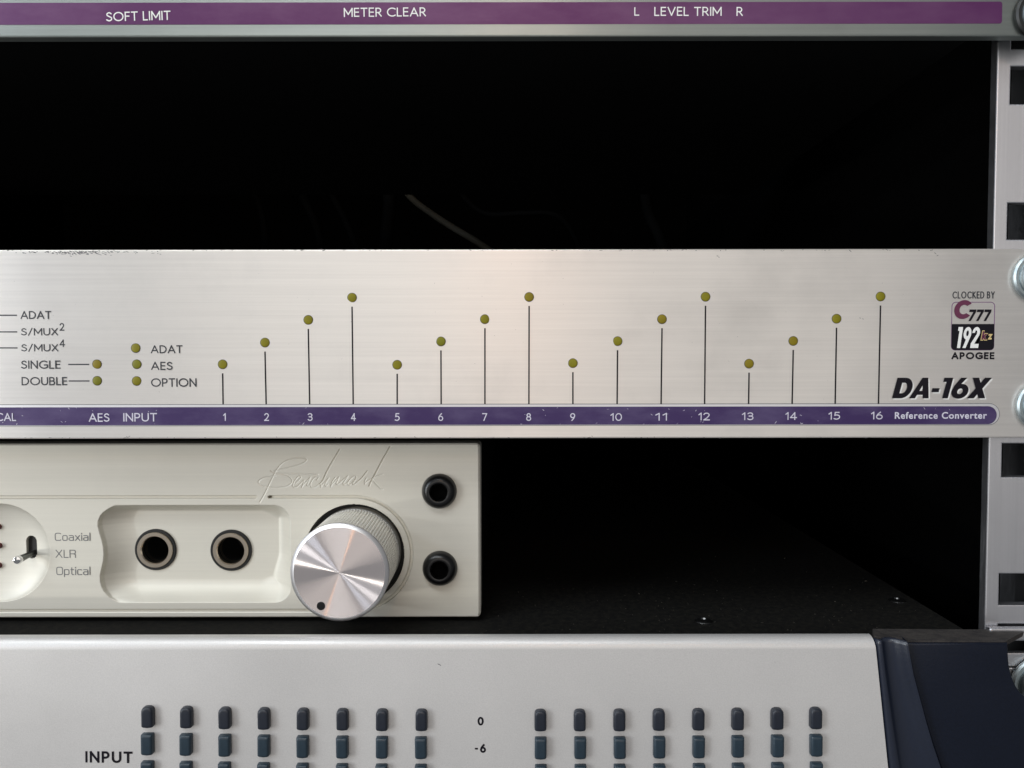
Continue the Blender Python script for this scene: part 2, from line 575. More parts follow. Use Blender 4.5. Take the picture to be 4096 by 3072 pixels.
GL = {
    'A': (0.80, [[(0, 0), (0.40, 1)], [(0.40, 1), (0.80, 0)], [(0.13, 0.32), (0.67, 0.32)]]),
    'B': (0.54, [[(0, 0), (0, 1)], [(0, 1), (0.26, 1)] + arcp(0.28, 0.76, 0.20, 0.24, 90, -90) + [(0, 0.52)],
                 [(0, 0.52), (0.28, 0.52)] + arcp(0.30, 0.26, 0.24, 0.26, 90, -90) + [(0, 0)]]),
    'C': (0.80, [arcp(0.50, 0.5, 0.50, 0.5, 50, 310, 20)]),
    'D': (0.72, [[(0, 0), (0, 1)], [(0, 1), (0.24, 1)] + arcp(0.26, 0.5, 0.46, 0.5, 90, -90, 18) + [(0, 0)]]),
    'E': (0.46, [[(0, 0), (0, 1)], [(0, 1), (0.45, 1)], [(0, 0.52), (0.42, 0.52)], [(0, 0), (0.46, 0)]]),
    'F': (0.44, [[(0, 0), (0, 1)], [(0, 1), (0.44, 1)], [(0, 0.52), (0.40, 0.52)]]),
    'G': (0.88, [arcp(0.50, 0.5, 0.50, 0.5, 50, 320, 20), [(0.88, 0.16), (0.88, 0.46)], [(0.88, 0.46), (0.55, 0.46)]]),
    'I': (0.0, [[(0, 0), (0, 1)]]),
    'K': (0.58, [[(0, 0), (0, 1)], [(0.02, 0.5), (0.52, 1)], [(0.14, 0.56), (0.60, 0)]]),
    'L': (0.42, [[(0, 0), (0, 1)], [(0, 0), (0.42, 0)]]),
    'M': (0.84, [[(0, 0), (0, 1)], [(0, 1), (0.42, 0.25)], [(0.42, 0.25), (0.84, 1)], [(0.84, 1), (0.84, 0)]]),
    'N': (0.68, [[(0, 0), (0, 1)], [(0, 1), (0.68, 0)], [(0.68, 0), (0.68, 1)]]),
    'O': (1.0, [arcp(0.50, 0.5, 0.50, 0.5, 0, 360, 28)]),
    'P': (0.52, [[(0, 0), (0, 1)], [(0, 1), (0.26, 1)] + arcp(0.26, 0.72, 0.25, 0.28, 90, -90) + [(0, 0.44)]]),
    'R': (0.56, [[(0, 0), (0, 1)], [(0, 1), (0.26, 1)] + arcp(0.26, 0.73, 0.24, 0.27, 90, -90) + [(0, 0.46)], [(0.24, 0.46), (0.56, 0)]]),
    'S': (0.54, [sp([(0.50, 0.86), (0.30, 1.0), (0.07, 0.88), (0.06, 0.68), (0.28, 0.53), (0.51, 0.38), (0.51, 0.14), (0.26, 0.0), (0.0, 0.13)])]),
    'T': (0.62, [[(0, 1), (0.62, 1)], [(0.31, 0), (0.31, 1)]]),
    'U': (0.66, [[(0, 1), (0, 0.34)] + arcp(0.33, 0.34, 0.33, 0.34, 180, 360) + [(0.66, 1)]]),
    'V': (0.74, [[(0, 1), (0.37, 0)], [(0.37, 0), (0.74, 1)]]),
    'X': (0.66, [[(0, 0), (0.63, 1)], [(0.02, 1), (0.66, 0)]]),
    'Y': (0.64, [[(0, 1), (0.32, 0.48)], [(0.64, 1), (0.32, 0.48)], [(0.32, 0.48), (0.32, 0)]]),
    '/': (0.42, [[(0, -0.06), (0.42, 1.06)]]),
    '-': (0.30, [[(0, 0.40), (0.30, 0.40)]]),
    '0': (0.56, [arcp(0.28, 0.5, 0.28, 0.5, 0, 360, 24)]),
    '1': (0.22, [[(0, 0.76), (0.22, 1.0)], [(0.22, 1.0), (0.22, 0)]]),
    '2': (0.54, [arcp(0.27, 0.73, 0.26, 0.27, 165, -25, 14) + [(0.30, 0.28), (0, 0.0)], [(0, 0), (0.56, 0)]]),
    '3': (0.52, [arcp(0.24, 0.76, 0.23, 0.24, 150, -90, 14), arcp(0.24, 0.27, 0.26, 0.27, 90, -150, 14), [(0.14, 0.53), (0.26, 0.53)]]),
    '4': (0.62, [[(0.44, 0), (0.44, 1)], [(0.44, 1), (0, 0.28)], [(0, 0.27), (0.62, 0.27)]]),
    '5': (0.52, [[(0.48, 1), (0.12, 1)], [(0.12, 1), (0.07, 0.55)], sp([(0.07, 0.56), (0.28, 0.62), (0.50, 0.48), (0.50, 0.18), (0.26, 0.0), (0, 0.08)])]),
    '6': (0.58, [arcp(0.29, 0.30, 0.28, 0.30, 0, 360, 22), sp([(0.02, 0.36), (0.12, 0.66), (0.40, 1.0)])]),
    '7': (0.54, [[(0, 1), (0.54, 1)], [(0.54, 1), (0.16, 0)]]),
    '8': (0.54, [arcp(0.27, 0.77, 0.22, 0.23, 0, 360, 20), arcp(0.27, 0.27, 0.27, 0.27, 0, 360, 20)]),
    '9': (0.58, [arcp(0.29, 0.70, 0.28, 0.30, 0, 360, 22), sp([(0.56, 0.64), (0.46, 0.34), (0.18, 0.0)])]),
    # squarish lower case and capitals of the cream unit
    'o.': (0.52, [arcp(0.26, 0.34, 0.26, 0.34, 0, 360, 32, 0.5)]),
    'a.': (0.52, [[(0.04, 0.66), (0.30, 0.68), (0.47, 0.64), (0.50, 0.50), (0.50, 0)], [(0.50, 0.38), (0.14, 0.40), (0.0, 0.30), (0.0, 0.10), (0.12, 0), (0.36, 0), (0.50, 0.10)]]),
    'x.': (0.50, [[(0, 0), (0.48, 0.68)], [(0, 0.68), (0.50, 0)]]),
    'i.': (0.0, [[(0, 0), (0, 0.68)], [(0, 0.90), (0, 1.0)]]),
    'l.': (0.0, [[(0, 0), (0, 1.04)]]),
    'p.': (0.52, [arcp(0.26, 0.34, 0.26, 0.34, 0, 360, 32, 0.5), [(0, 0.68), (0, -0.28)]]),
    't.': (0.32, [[(0.10, 0.92), (0.10, 0.12), (0.16, 0.0), (0.32, 0.0)], [(0, 0.67), (0.32, 0.67)]]),
    'c.': (0.46, [arcp(0.26, 0.34, 0.26, 0.34, 48, 312, 26, 0.5)]),
    'O.': (0.66, [arcp(0.33, 0.5, 0.33, 0.5, 0, 360, 40, 0.45)]),
    'C.': (0.64, [arcp(0.34, 0.5, 0.34, 0.5, 42, 318, 34, 0.45)]),
    'X.': (0.66, [[(0, 0), (0.63, 1)], [(0.02, 1), (0.66, 0)]]),
    'L.': (0.42, [[(0, 1), (0, 0)], [(0, 0), (0.44, 0)]]),
    'R.': (0.60, [[(0, 0), (0, 1)], [(0, 1), (0.46, 1), (0.58, 0.92), (0.58, 0.60), (0.46, 0.50), (0, 0.50)], [(0.42, 0.50), (0.58, 0.38), (0.60, 0)]]),
}


def letters(s, bb, y, mat, parent, w=0.13, gap=0.26, rot=0.0, shear=0.0, square=False, name='lettering', space=0.42):
    """stroke lettering that fills the photograph box bb on the plane y"""
    x = 0
    out = []
    for ch in s:
        if ch == ' ':
            x += space
            continue
        gw, st = GL[ch + '.' if square else ch]
        for q in st:
            out.append([(x + u + shear * v, v) for u, v in q])
        x += gw + gap
    xa = min(p[0] for q in out for p in q)
    xb = max(p[0] for q in out for p in q)
    ya = min(p[1] for q in out for p in q)
    yb = max(p[1] for q in out for p in q)
    x0, z1 = P(bb[0], bb[1], y)
    x1, z0 = P(bb[2], bb[3], y)
    if '/' in s or ya < -0.2:
        cap = (z1 - z0) / (yb - ya)
    else:
        cap = z1 - z0
    W_ = w * cap
    fx = (x1 - x0 - W_) / max(xb - xa, 1e-6)
    if xb - xa < 1e-6:
        fx = 0
    fz = (z1 - z0 - W_) / max(yb - ya, 1e-6) if yb - ya > 0.05 else 0
    cx, cz = (x0 + x1) / 2, (z0 + z1) / 2
    c, q_ = math.cos(rot), math.sin(rot)
    bm = bmesh.new()
    for k, q in enumerate(out):
        pts = [(x0 + W_ / 2 + (u - xa) * fx, z0 + W_ / 2 + (v - ya) * fz) for u, v in q]
        if abs(pts[0][0] - pts[-1][0]) + abs(pts[0][1] - pts[-1][1]) > 1e-4:
            for (i, j) in ((0, 1), (-1, -2)):                    # square ends
                d = Vector((pts[i][0] - pts[j][0], pts[i][1] - pts[j][1])).normalized() * W_ * 0.5
                pts[i] = (pts[i][0] + d.x * 0.9, pts[i][1] + d.y * 0.9)
            closed = False
        else:
            closed = True
        pv = [Vector(((a - cx) * c - (b - cz) * q_ + cx, (a - cx) * q_ + (b - cz) * c + cz)) for a, b in pts]
        n = len(pv)
        yy = y - 0.03 - 0.008 * (k % 12)
        Ls, Rs = [], []
        for i in range(n):
            if closed and i in (0, n - 1):
                d = (pv[1] - pv[0]).normalized() + (pv[-1] - pv[-2]).normalized()
            else:
                d = Vector((0, 0))
                if i > 0:
                    d += (pv[i] - pv[i - 1]).normalized()
                if i < n - 1:
                    d += (pv[i + 1] - pv[i]).normalized()
            d.normalize()
            nn = Vector((-d.y, d.x)) * W_ / 2
            Ls.append(bm.verts.new((pv[i].x + nn.x, yy, pv[i].y + nn.y)))
            Rs.append(bm.verts.new((pv[i].x - nn.x, yy, pv[i].y - nn.y)))
        for i in range(n - 1):
            bm.faces.new([Ls[i], Ls[i + 1], Rs[i + 1], Rs[i]])
    bm.normal_update()
    for f in bm.faces:
        if f.normal.y > 0:
            f.normal_flip()
    return from_bm(name, bm, mat, parent)



def thing(name, label, cat, group=None, loc=(0, 0, 0)):
    o = bpy.data.objects.new(name, None)
    C.objects.link(o)
    o.empty_display_size = 0.1
    o.location = Vector(loc) * K
    o['label'] = label
    o['category'] = cat
    if group:
        o['group'] = group
    return o


def tag(o, label, cat, group=None):
    o['label'] = label
    o['category'] = cat
    if group:
        o['group'] = group
    return o


# ================================================================== the rack itself
YR = 3.0
rack = thing('equipment_rack', 'black lined equipment rack with silver slotted mounting rail on its right', 'rack')
xr_t, zr_t = P(3992, 181, YR)
xr_b, zr_b = P(3940, 2510, YR)
ang = math.atan2(xr_t - xr_b, zr_t - zr_b)
xc, zc = (xr_t + xr_b) / 2, (zr_t + zr_b) / 2


def rail_local(px, py):
    x, z = P(px, py, YR)
    x -= xc
    z -= zc
    return x * math.cos(-ang) + z * math.sin(-ang), -x * math.sin(-ang) + z * math.cos(-ang)


holes_px = [(4040, 48, 196), (4041, 265, 416), (4034, 812, 958), (4024, 1027, 1178), (4018, 1560, 1700),
            (4013, 1774, 1908), (3995, 2295, 2420), (3992, 2497, 2510), (3990, 2525, 2640)]
hz = []
for hx, ya, yb in holes_px:
    a, zt = rail_local(hx, ya)
    _, zb = rail_local(hx, yb)
    hz.append((zb, zt))
hx0 = np.mean([rail_local(h[0], (h[1] + h[2]) / 2)[0] for h in holes_px])
pitch_top = hz[1][0] + 9 - hz[0][0] - 9
zs = [-130]
for zb, zt in sorted(hz):
    zs += [zb, zt]
zs += [110]
xs = [0, hx0, hx0 + 9.4, hx0 + 13.5]
bm = bmesh.new()
grid = {}


def gv(i, j, k):
    if (i, j, k) not in grid:
        grid[(i, j, k)] = bm.verts.new((xs[i], (0, 2.6)[k], zs[j]))
    return grid[(i, j, k)]


solid = lambda i, j: 0 <= i < 3 and 0 <= j < len(zs) - 1 and not (i == 1 and j % 2 == 1)
for i in range(3):
    for j in range(len(zs) - 1):
        if not solid(i, j):
            continue
        for k in (0, 1):
            bm.faces.new([gv(i, j, k), gv(i + 1, j, k), gv(i + 1, j + 1, k), gv(i, j + 1, k)])
        for (di, dj, e) in ((-1, 0, ((i, j), (i, j + 1))), (1, 0, ((i + 1, j), (i + 1, j + 1))),
                            (0, -1, ((i, j), (i + 1, j))), (0, 1, ((i, j + 1), (i + 1, j + 1)))):
            if not solid(i + di, j + dj):
                a, b = e
                bm.faces.new([gv(*a, 0), gv(*b, 0), gv(*b, 1), gv(*a, 1)])
bmesh.ops.recalc_face_normals(bm, faces=bm.faces)
es = [e for e in bm.edges if len(e.link_faces) == 2 and e.calc_face_angle(0) > 1 and
      all(v.co.y < 0.1 for v in e.verts)]
bmesh.ops.bevel(bm, geom=es, offset=0.28, segments=2, profile=0.5, affect='EDGES')
rail = from_bm('mounting_rail', bm, 'rail', rack, (xc, YR, zc))
rail.rotation_euler = (0, ang, 0)
leg = from_bm('rail_flange', box_bm(hx0 + 13.5 - 2.6, hx0 + 13.5, 2.6, 17.5, -130, 110, 0.2), 'rail', rack, (xc, YR, zc))
leg.rotation_euler = (0, ang, 0)
box('side_panel', 140, 152, 20, 470, -260, 260, 'void', rack)
box('side_panel', -372, -360, 20, 470, -260, 260, 'void', rack)
box('back_panel', -360, 140, 458, 470, -260, 260, 'void', rack)
box('top_panel', -360, 140, 20, 458, 248, 260, 'void', rack)
box('bottom_panel', -360, 140, 20, 458, -260, -248, 'void', rack)


# ================================================================== upper converter (cut off by the frame top)
YT = -4.0
top = thing('audio_converter', 'silver panel with magenta stripe reading soft limit at the very top', 'audio device',
            'rack mounted audio devices')
_, zte = P(2048, 146, YT)
zt_edge = zte
box('faceplate', -365, 124.5, YT, YT + 3, zt_edge, zt_edge + 43.7, 'top_plate', top, 0.35, 2)
_, zs0 = P(2048, 97, YT)
_, zs1 = P(2048, 9, YT)
xe = P(4008, 60, YT)[0]
from_bm('purple_stripe', prism_bm(rrect(-360, xe, zs0, zs1, 0.6), YT - 0.05, YT + 0.5), 'magenta', top)
box('chassis', -350, 106, YT + 3, 178, zt_edge + 1.2, zt_edge + 42, 'black_metal', top, 0.5)
for s, bb, r in (("SOFT LIMIT", (424, 46, 683, 83), 0.022), ("METER CLEAR", (1375, 31, 1704, 67), 0.006),
                 ("L", (2537, 29, 2557, 63), 0), ("LEVEL TRIM", (2617, 28, 2886, 64), -0.002), ("R", (2946, 28, 2971, 64), -0.004)):
    letters(s, bb, YT - 0.05, 'ink_bright', top, rot=r, w=0.13)

# ================================================================== 16 channel converter in the middle
da = thing('audio_converter', 'brushed silver converter panel with sixteen numbered indicator lights and purple stripe',
           'audio device', 'rack mounted audio devices')
zt_ = P(2048, 997, 0)[1]
zb_ = P(2048, 1753, 0)[1]
xe = P(4096, 1500, 0)[0] + 8.5
box('faceplate', -357, xe, 0, 3, zb_, zt_, 'da_plate', da, 0.3, 2)
box('chassis', -345, 106, 3, 260, zb_ + 1.0, zt_ - 1.0, 'black_metal', da, 0.5)

# stripe
za, zb2 = P(2048, 1627, 0)[1], P(2048, 1699, 0)[1]
zc1, zc2 = P(2048, 1615, 0)[1], P(2048, 1703, 0)[1]
xs_e = P(3999, 1655, 0)[0]
rr = (zc1 - zc2) / 2
from_bm('stripe_border', prism_bm(rrect(-360, xs_e, zc2, zc1, rr - 0.01, 14), -0.03, 0.5), 'ink_grey', da)
from_bm('stripe_margin', prism_bm(rrect(-360, xs_e - 0.16, zc2 + 0.16, zc1 - 0.16, rr - 0.2, 14), -0.05, 0.5), 'pale_line', da)
from_bm('purple_stripe', prism_bm(rrect(-360, xs_e - 0.75, zb2, za, (za - zb2) / 2 - 0.01, 14), -0.08, 0.5), 'purple', da)

D = 4096 / 2212
leds = [(481, 787), (572.5, 740), (666, 691), (760.5, 643), (858, 788), (952.5, 737.5), (1047.5, 689.5), (1143, 641.5),
        (1237.5, 784.5), (1334, 737), (1430, 689.5), (1524, 641), (1618, 785.5), (1713.5, 736.5), (1807, 688.5),
        (1902, 640.5)]
leds = [(a * D, b * D) for a, b in leds]
stem = [482, 575, 669, 763, 858, 953, 1047.5, 1142.5, 1237.5, 1333, 1428, 1522, 1617, 1711, 1804, 1897.5]
led_me = None
for (lx, ly) in leds + [(388, 1457), (389, 1523), (543, 1392), (547, 1457), (547, 1524)]:
    x, z = P(lx, ly, 0)
    if led_me is None:
        o = lathe('indicator_light', [(1.03, -0.6), (1.03, 0.04), (0.96, 0.12), (0.75, 0.17), (0.4, 0.20), (0, 0.21)],
                  'led', da, (x, 0, z), 28)
        led_me = o.data
        rim = lathe('bezel_ring', [(1.02, -0.3), (1.02, 0.06), (1.13, 0.04), (1.15, -0.3)], 'led_rim', o, (0, 0, 0), 28)
        rim_me = rim.data
    else:
        o = link('indicator_light', led_me, None, da, (x, 0, z))
        o.rotation_euler = (random.uniform(-0.06, 0.06), random.uniform(0, 6.28), random.uniform(-0.06, 0.06))
        o.material_slots[0].link = 'OBJECT'
        o.material_slots[0].material = M[random.choice(['led', 'led', 'led_amber', 'led_green'])]
        link('bezel_ring', rim_me, 'led_rim', o, (0, 0, 0))
for (lx, ly), sx in zip(leds, stem):
    a = P(lx, ly + 36, 0)
    b = P(sx * D, 1617, 0)
    from_bm('marker_line', ribbon_bm([[a, b]], 0.34, 0, 0.04), 'ink_black', da)
for x0, x1, yy in ((-60, 68, 1261), (-60, 69, 1327.5), (-60, 70, 1391.6), (273, 357, 1457.7), (275, 358, 1523.8)):
    from_bm('marker_line', ribbon_bm([[P(x0, yy, 0), P(x1, yy, 0)]], 0.28, 0, 0.04), 'ink', da)
for s, bb in (("ADAT", (82, 1244, 206, 1276)), ("S/MUX", (84, 1311, 233, 1343)), ("2", (238, 1292, 258, 1323)),
              ("S/MUX", (85, 1375, 234, 1407)), ("4", (238, 1358, 261, 1388)), ("SINGLE", (84, 1442, 243, 1475)),
              ("DOUBLE", (86, 1508, 270, 1541)), ("ADAT", (603, 1381, 731, 1413)), ("AES", (604, 1447, 691, 1480)),
              ("OPTION", (604, 1513, 787, 1547))):
    letters(s, bb, 0, 'ink', da, w=0.145)
nums = [485, 576, 670, 763.5, 858, 952, 1047, 1142, 1237, 1331, 1428, 1521, 1615, 1709, 1802, 1894]
for i, nx in enumerate(nums):
    cx = nx * D
    cy = 1668 if i < 9 else 1668 - (i - 9) * 1.0
    w = 20 if i < 9 else 46
    if i == 0:
        w = 11
    letters(str(i + 1), (cx - w / 2, cy - 15.5, cx + w / 2, cy + 15.5), -0.08, 'ink_white', da, w=0.13)
for s, bb in (("OPTICAL", (-112, 1652, 66, 1684)), ("AES", (355, 1653, 439, 1687)), ("INPUT", (493, 1652, 629, 1686))):
    letters(s, bb, -0.08, 'ink_white', da, w=0.14)
lettering("Reference Converter", (3579, 1648, 3947, 1675), -0.08, 'ink_white', da, weight=0.022, spacing=1.12)


def strokes(name, segs, bb, wx, y, mat, parent, shear=0.0, dx=0, dy=0):
    """bold letters drawn from outline polygons in a 0..1 cell; segs: list of polygons"""
    bm = bmesh.new()
    xmax = max(p[0] for s in segs for p in s)
    for k_, s in enumerate(segs):
        vs = []
        for (u, v) in s:
            px = bb[0] + dx + (bb[2] - bb[0]) * (u + shear * v) / (xmax + 0)
            py = bb[3] + dy - (bb[3] - bb[1]) * v
            X, Z = P(px, py, y)
            vs.append(bm.verts.new((X, y - 0.0007 * k_, Z)))
        bm.faces.new(vs)
    bmesh.ops.triangulate(bm, faces=bm.faces)
    bmesh.ops.recalc_face_normals(bm, faces=bm.faces)
    return from_bm(name, bm, mat, parent)


def arc(cx, cy, rx, ry, a0, a1, n=16):
    return [(cx + rx * math.cos(math.radians(a0 + (a1 - a0) * i / n)), cy + ry * math.sin(math.radians(a0 + (a1 - a0) * i / n)))
            for i in range(n + 1)]


def band(outer, inner):
    """quads between two equally long arcs"""
    return [[outer[i], outer[i + 1], inner[i + 1], inner[i]] for i in range(len(outer) - 1)]


# heavy italic model lettering, drawn letter by letter (x in units of cap height)
G = []
# D
G += [[(0, 0), (0.30, 0), (0.30, 1), (0, 1)]]
G += [[(0.29, 0), (0.42, 0), (0.42, 0.24), (0.29, 0.24)], [(0.29, 0.76), (0.42, 0.76), (0.42, 1), (0.29, 1)]]
G += band(arc(0.42, 0.5, 0.46, 0.5, -90, 90), arc(0.42, 0.5, 0.19, 0.26, -90, 90))
# A
o = 0.86
G += [[(o, 0), (o + 0.29, 0), (o + 0.62, 1), (o + 0.40, 1)], [(o + 0.40, 1), (o + 0.68, 1), (o + 0.98, 0), (o + 0.68, 0), (o + 0.48, 0.72)],
      [(o + 0.25, 0.17), (o + 0.78, 0.17), (o + 0.74, 0.36), (o + 0.32, 0.36)]]
# -
o = 1.90
G += [[(o, 0.30), (o + 0.36, 0.30), (o + 0.36, 0.49), (o, 0.49)]]
# 1
o = 2.36
G += [[(o + 0.16, 0), (o + 0.44, 0), (o + 0.44, 1), (o + 0.16, 1)], [(o, 0.80), (o + 0.17, 0.80), (o + 0.17, 1), (o, 1)]]
# 6
o = 2.90
G += band(arc(o + 0.42, 0.34, 0.42, 0.36, 0, 360, 28), arc(o + 0.42, 0.34, 0.14, 0.14, 0, 360, 28))
G += [[(o + 0.01, 0.40), (o + 0.32, 0.62), (o + 0.60, 1.0), (o + 0.30, 1.0), (o + 0.06, 0.60)]]
# X
o = 3.76
G += [[(o + 0.0, 0), (o + 0.34, 0), (o + 0.98, 1), (o + 0.64, 1)], [(o + 0.02, 1), (o + 0.34, 1), (o + 0.92, 0), (o + 0.58, 0)]]
strokes('model_lettering_edge', G, (3568, 1511, 3945, 1593), 0, -0.03, 'ink_bright', da, shear=0.28, dx=5, dy=5)
strokes('model_lettering', G, (3568, 1511, 3945, 1593), 0, -0.14, 'ink_black', da, shear=0.28)

# clock badge
bd_x0, bd_z1 = P(3808, 1209, 0)
bd_x1, bd_z0 = P(3975, 1400, 0)
_, bd_zm = P(3900, 1296, 0)
ol = rrect(bd_x0, bd_x1, bd_z0, bd_z1, 0.9, 6)
from_bm('badge_outline', ribbon_bm([ol + [ol[0]]], 0.16, 0, 0.03), 'purple_line', da)
from_bm('badge_field', prism_bm(rrect(bd_x0, bd_x1, bd_z0, bd_zm, 0.9, 6, (1, 1, 0, 0)), -0.05, 0.3), 'ink_black', da)
letters("CLOCKED BY", (3810, 1166, 3978, 1194), 0, 'ink', da, w=0.14, gap=0.42)
C_ = band(arc(0.55, 0.5, 0.55, 0.5, 38, 322, 24), arc(0.57, 0.5, 0.26, 0.25, 50, 310, 24))
strokes('badge_letter', C_, (3812, 1200, 3878, 1276), 0, -0.09, 'ink_maroon', da, shear=0.16)
S7 = []
for k in range(3):
    o = k * 0.82
    S7 += [[(o, 0.78), (o + 0.74, 0.78), (o + 0.74, 1), (o, 1)], [(o + 0.10, 0), (o + 0.36, 0), (o + 0.74, 0.79), (o + 0.46, 0.79)]]
strokes('badge_digits', S7, (3870, 1238, 3958, 1284), 0, -0.07, 'ink_black', da, shear=0.24)
S9 = []
S9 += [[(0.10, 0), (0.32, 0), (0.32, 1), (0.10, 1)], [(0, 0.82), (0.11, 0.82), (0.11, 1), (0, 1)]]
o = 0.42
S9 += band(arc(o + 0.27, 0.70, 0.27, 0.30, 0, 360, 24), arc(o + 0.27, 0.70, 0.09, 0.14, 0, 360, 24))
S9 += [[(o + 0.06, 0), (o + 0.28, 0), (o + 0.54, 0.62), (o + 0.36, 0.62), (o + 0.24, 0.45)]]
o = 1.02
S9 += band(arc(o + 0.27, 0.72, 0.27, 0.28, -20, 180, 16), arc(o + 0.26, 0.72, 0.08, 0.12, -20, 180, 16))
S9 += [[(o, 0.0), (o + 0.56, 0.0), (o + 0.56, 0.2), (o + 0.24, 0.2), (o + 0.52, 0.62), (o + 0.34, 0.68), (o, 0.22)]]
strokes('badge_number', S9, (3822, 1308, 3912, 1392), 0, -0.09, M['ink_bright'], da, shear=0.22)
lettering("k", (3922, 1322, 3952, 1362), -0.11, 'ink_yellow', da, shear=0.2, weight=0.09, name='badge_letter')
lettering("k", (3925, 1325, 3949, 1359), -0.14, 'ink_maroon', da, shear=0.2, weight=0.05, name='badge_letter')
lettering("z", (3950, 1336, 3970, 1358), -0.11, 'ink_yellow', da, shear=0.2, weight=0.04, name='badge_letter')
letters("APOGEE", (3806, 1409, 3977, 1437), 0, 'ink_black', da, w=0.23, gap=0.42)


# worn edge flecks
def flecks(name, items, y, mat, parent):
    bm = bmesh.new()
    for (px, py, w, h, a) in items:
        X, Z = P(px, py, y)
        pts = []
        n = 7
        for i in range(n):
            t = 2 * math.pi * i / n
            r = random.uniform(0.6, 1.2)
            u, v = math.cos(t) * w / 2 * r, math.sin(t) * h / 2 * r
            pts.append(bm.verts.new((X + u * math.cos(a) - v * math.sin(a), y - 0.02, Z + u * math.sin(a) + v * math.cos(a))))
        bm.faces.new(pts)
    bmesh.ops.recalc_face_normals(bm, faces=bm.faces)
    o = from_bm(name, bm, mat, parent)
    o['kind'] = 'stuff'
    return o


it = []
for i in range(150):
    x = random.gauss(330, 130)
    if not 60 < x < 650:
        continue
    it.append((x, 1005 + abs(random.gauss(0, 6.5)), random.uniform(0.2, 0.9), random.uniform(0.08, 0.22), random.uniform(-0.5, 0.1)))
for (x, y) in ((2870, 1024), (2876, 1029), (2882, 1002), (3742, 1014), (3750, 1022), (3400, 1003), (3300, 1002), (511, 1749), (518, 1745),
               (505, 1751), (1660, 1748), (1668, 1752), (2360, 1749), (2368, 1745), (2352, 1751), (3440, 1272), (3452, 1276), (2210, 1002), (1480, 1002)):
    it.append((x, y, random.uniform(0.3, 0.9), 0.13, random.uniform(-1.0, 0.4)))
for i in range(110):
    x = random.uniform(-100, 3900)
    e = random.random() < 0.6
    y = (999 + abs(random.gauss(0, 2.2))) if e else (1752 - abs(random.gauss(0, 1.8)))
    it.append((x, y, random.uniform(0.15, 0.8) * (1.6 if random.random() < 0.12 else 1), random.uniform(0.07, 0.16), random.uniform(-0.4, 0.4)))
for i in range(45):
    it.append((random.uniform(0, 3700), random.uniform(1040, 1600), random.uniform(0.08, 0.25), 0.07, random.uniform(-1.5, 1.5)))
flecks('scuff_marks', it, 0, 'scuff', da)
it = []
for i in range(60):
    x = random.choice([2480, 2640, 2760, 2130, 300, 620, 1200, 3200, 50, 3760]) + random.gauss(0, 60)
    it.append((x, random.choice([1632, 1695, 1640, 1660, 1690]) + random.gauss(0, 4), random.uniform(0.15, 0.7), random.uniform(0.06, 0.14),
               random.uniform(-1.2, 1.2)))
it = [f for f in it if 1630 < f[1] < 1697]
flecks('stripe_chips', it, -0.09, 'ink_white', da)


# rack screws ------------------------------------------------------
def rack_screw(px, py, ysurf, label, rw=5.6, washer='zinc'):
    x, z = P(px, py, ysurf - 2)
    t = thing('rack_screw', label, 'screw', 'screws holding the rack panels', (x, ysurf, z))
    lathe('washer', [(2.6, 0.02), (rw - 0.25, 0.02), (rw, 0.3), (rw, 1.0), (rw - 0.4, 1.35), (2.6, 1.35)], washer, t)
    lathe('screw_head', [(rw * 0.80, 1.35), (rw * 0.80, 1.8), (rw * 0.74, 2.5), (rw * 0.60, 3.3), (rw * 0.42, 3.8), (1.9, 4.0), (1.7, 3.6),
                         (1.2, 2.4), (0, 2.2)], 'zinc', t)
    for a in (0, 90):
        b = box('cross_slot', -1.9, 1.9, -4.02, -3.4, -0.35, 0.35, 'black_oxide', t, 0.1)
        b.rotation_euler = (0, math.radians(a + 20), 0)
    return t


rack_screw(4162, 1107, 0, 'zinc screw and washer at upper right corner of numbered silver panel')
rack_screw(4176, 1624, 0, 'zinc screw and washer beside the rounded end of purple stripe')
rack_screw(4176, 48, YT, 'zinc screw on a black washer in the top right corner', 5.6, 'nylon_and_shade')

# ================================================================== half width converter with the big knob
YB = 12.0
hb = thing('headphone_preamp', 'cream silver half width preamp with large knurled knob and two headphone jacks', 'audio device',
           'rack mounted audio devices')
bx1 = P(1922, 2100, YB)[0]
bz1 = P(1000, 1774, YB)[1]
bz0 = P(1000, 2469, YB)[1]
bx0 = P(0, 2100, YB)[0] - 12
step = 0.10
nx = int((bx1 - bx0) / step) + 1
nz = int((bz1 - bz0) / step) + 1
X = np.linspace(bx0, bx1, nx)
Z = np.linspace(bz0, bz1, nz)
XX, ZZ = np.meshgrid(X, Z)
H = np.zeros_like(XX)                     # depth behind the face, mm
mm = (P(1100, 2100, YB)[0] - P(1000, 2100, YB)[0]) / 100.0      # mm per photograph pixel


def Q(px, py):
    return P(px, py, YB)


def smooth01(t):
    t = np.clip(t, 0, 1)
    return t * t * (3 - 2 * t)


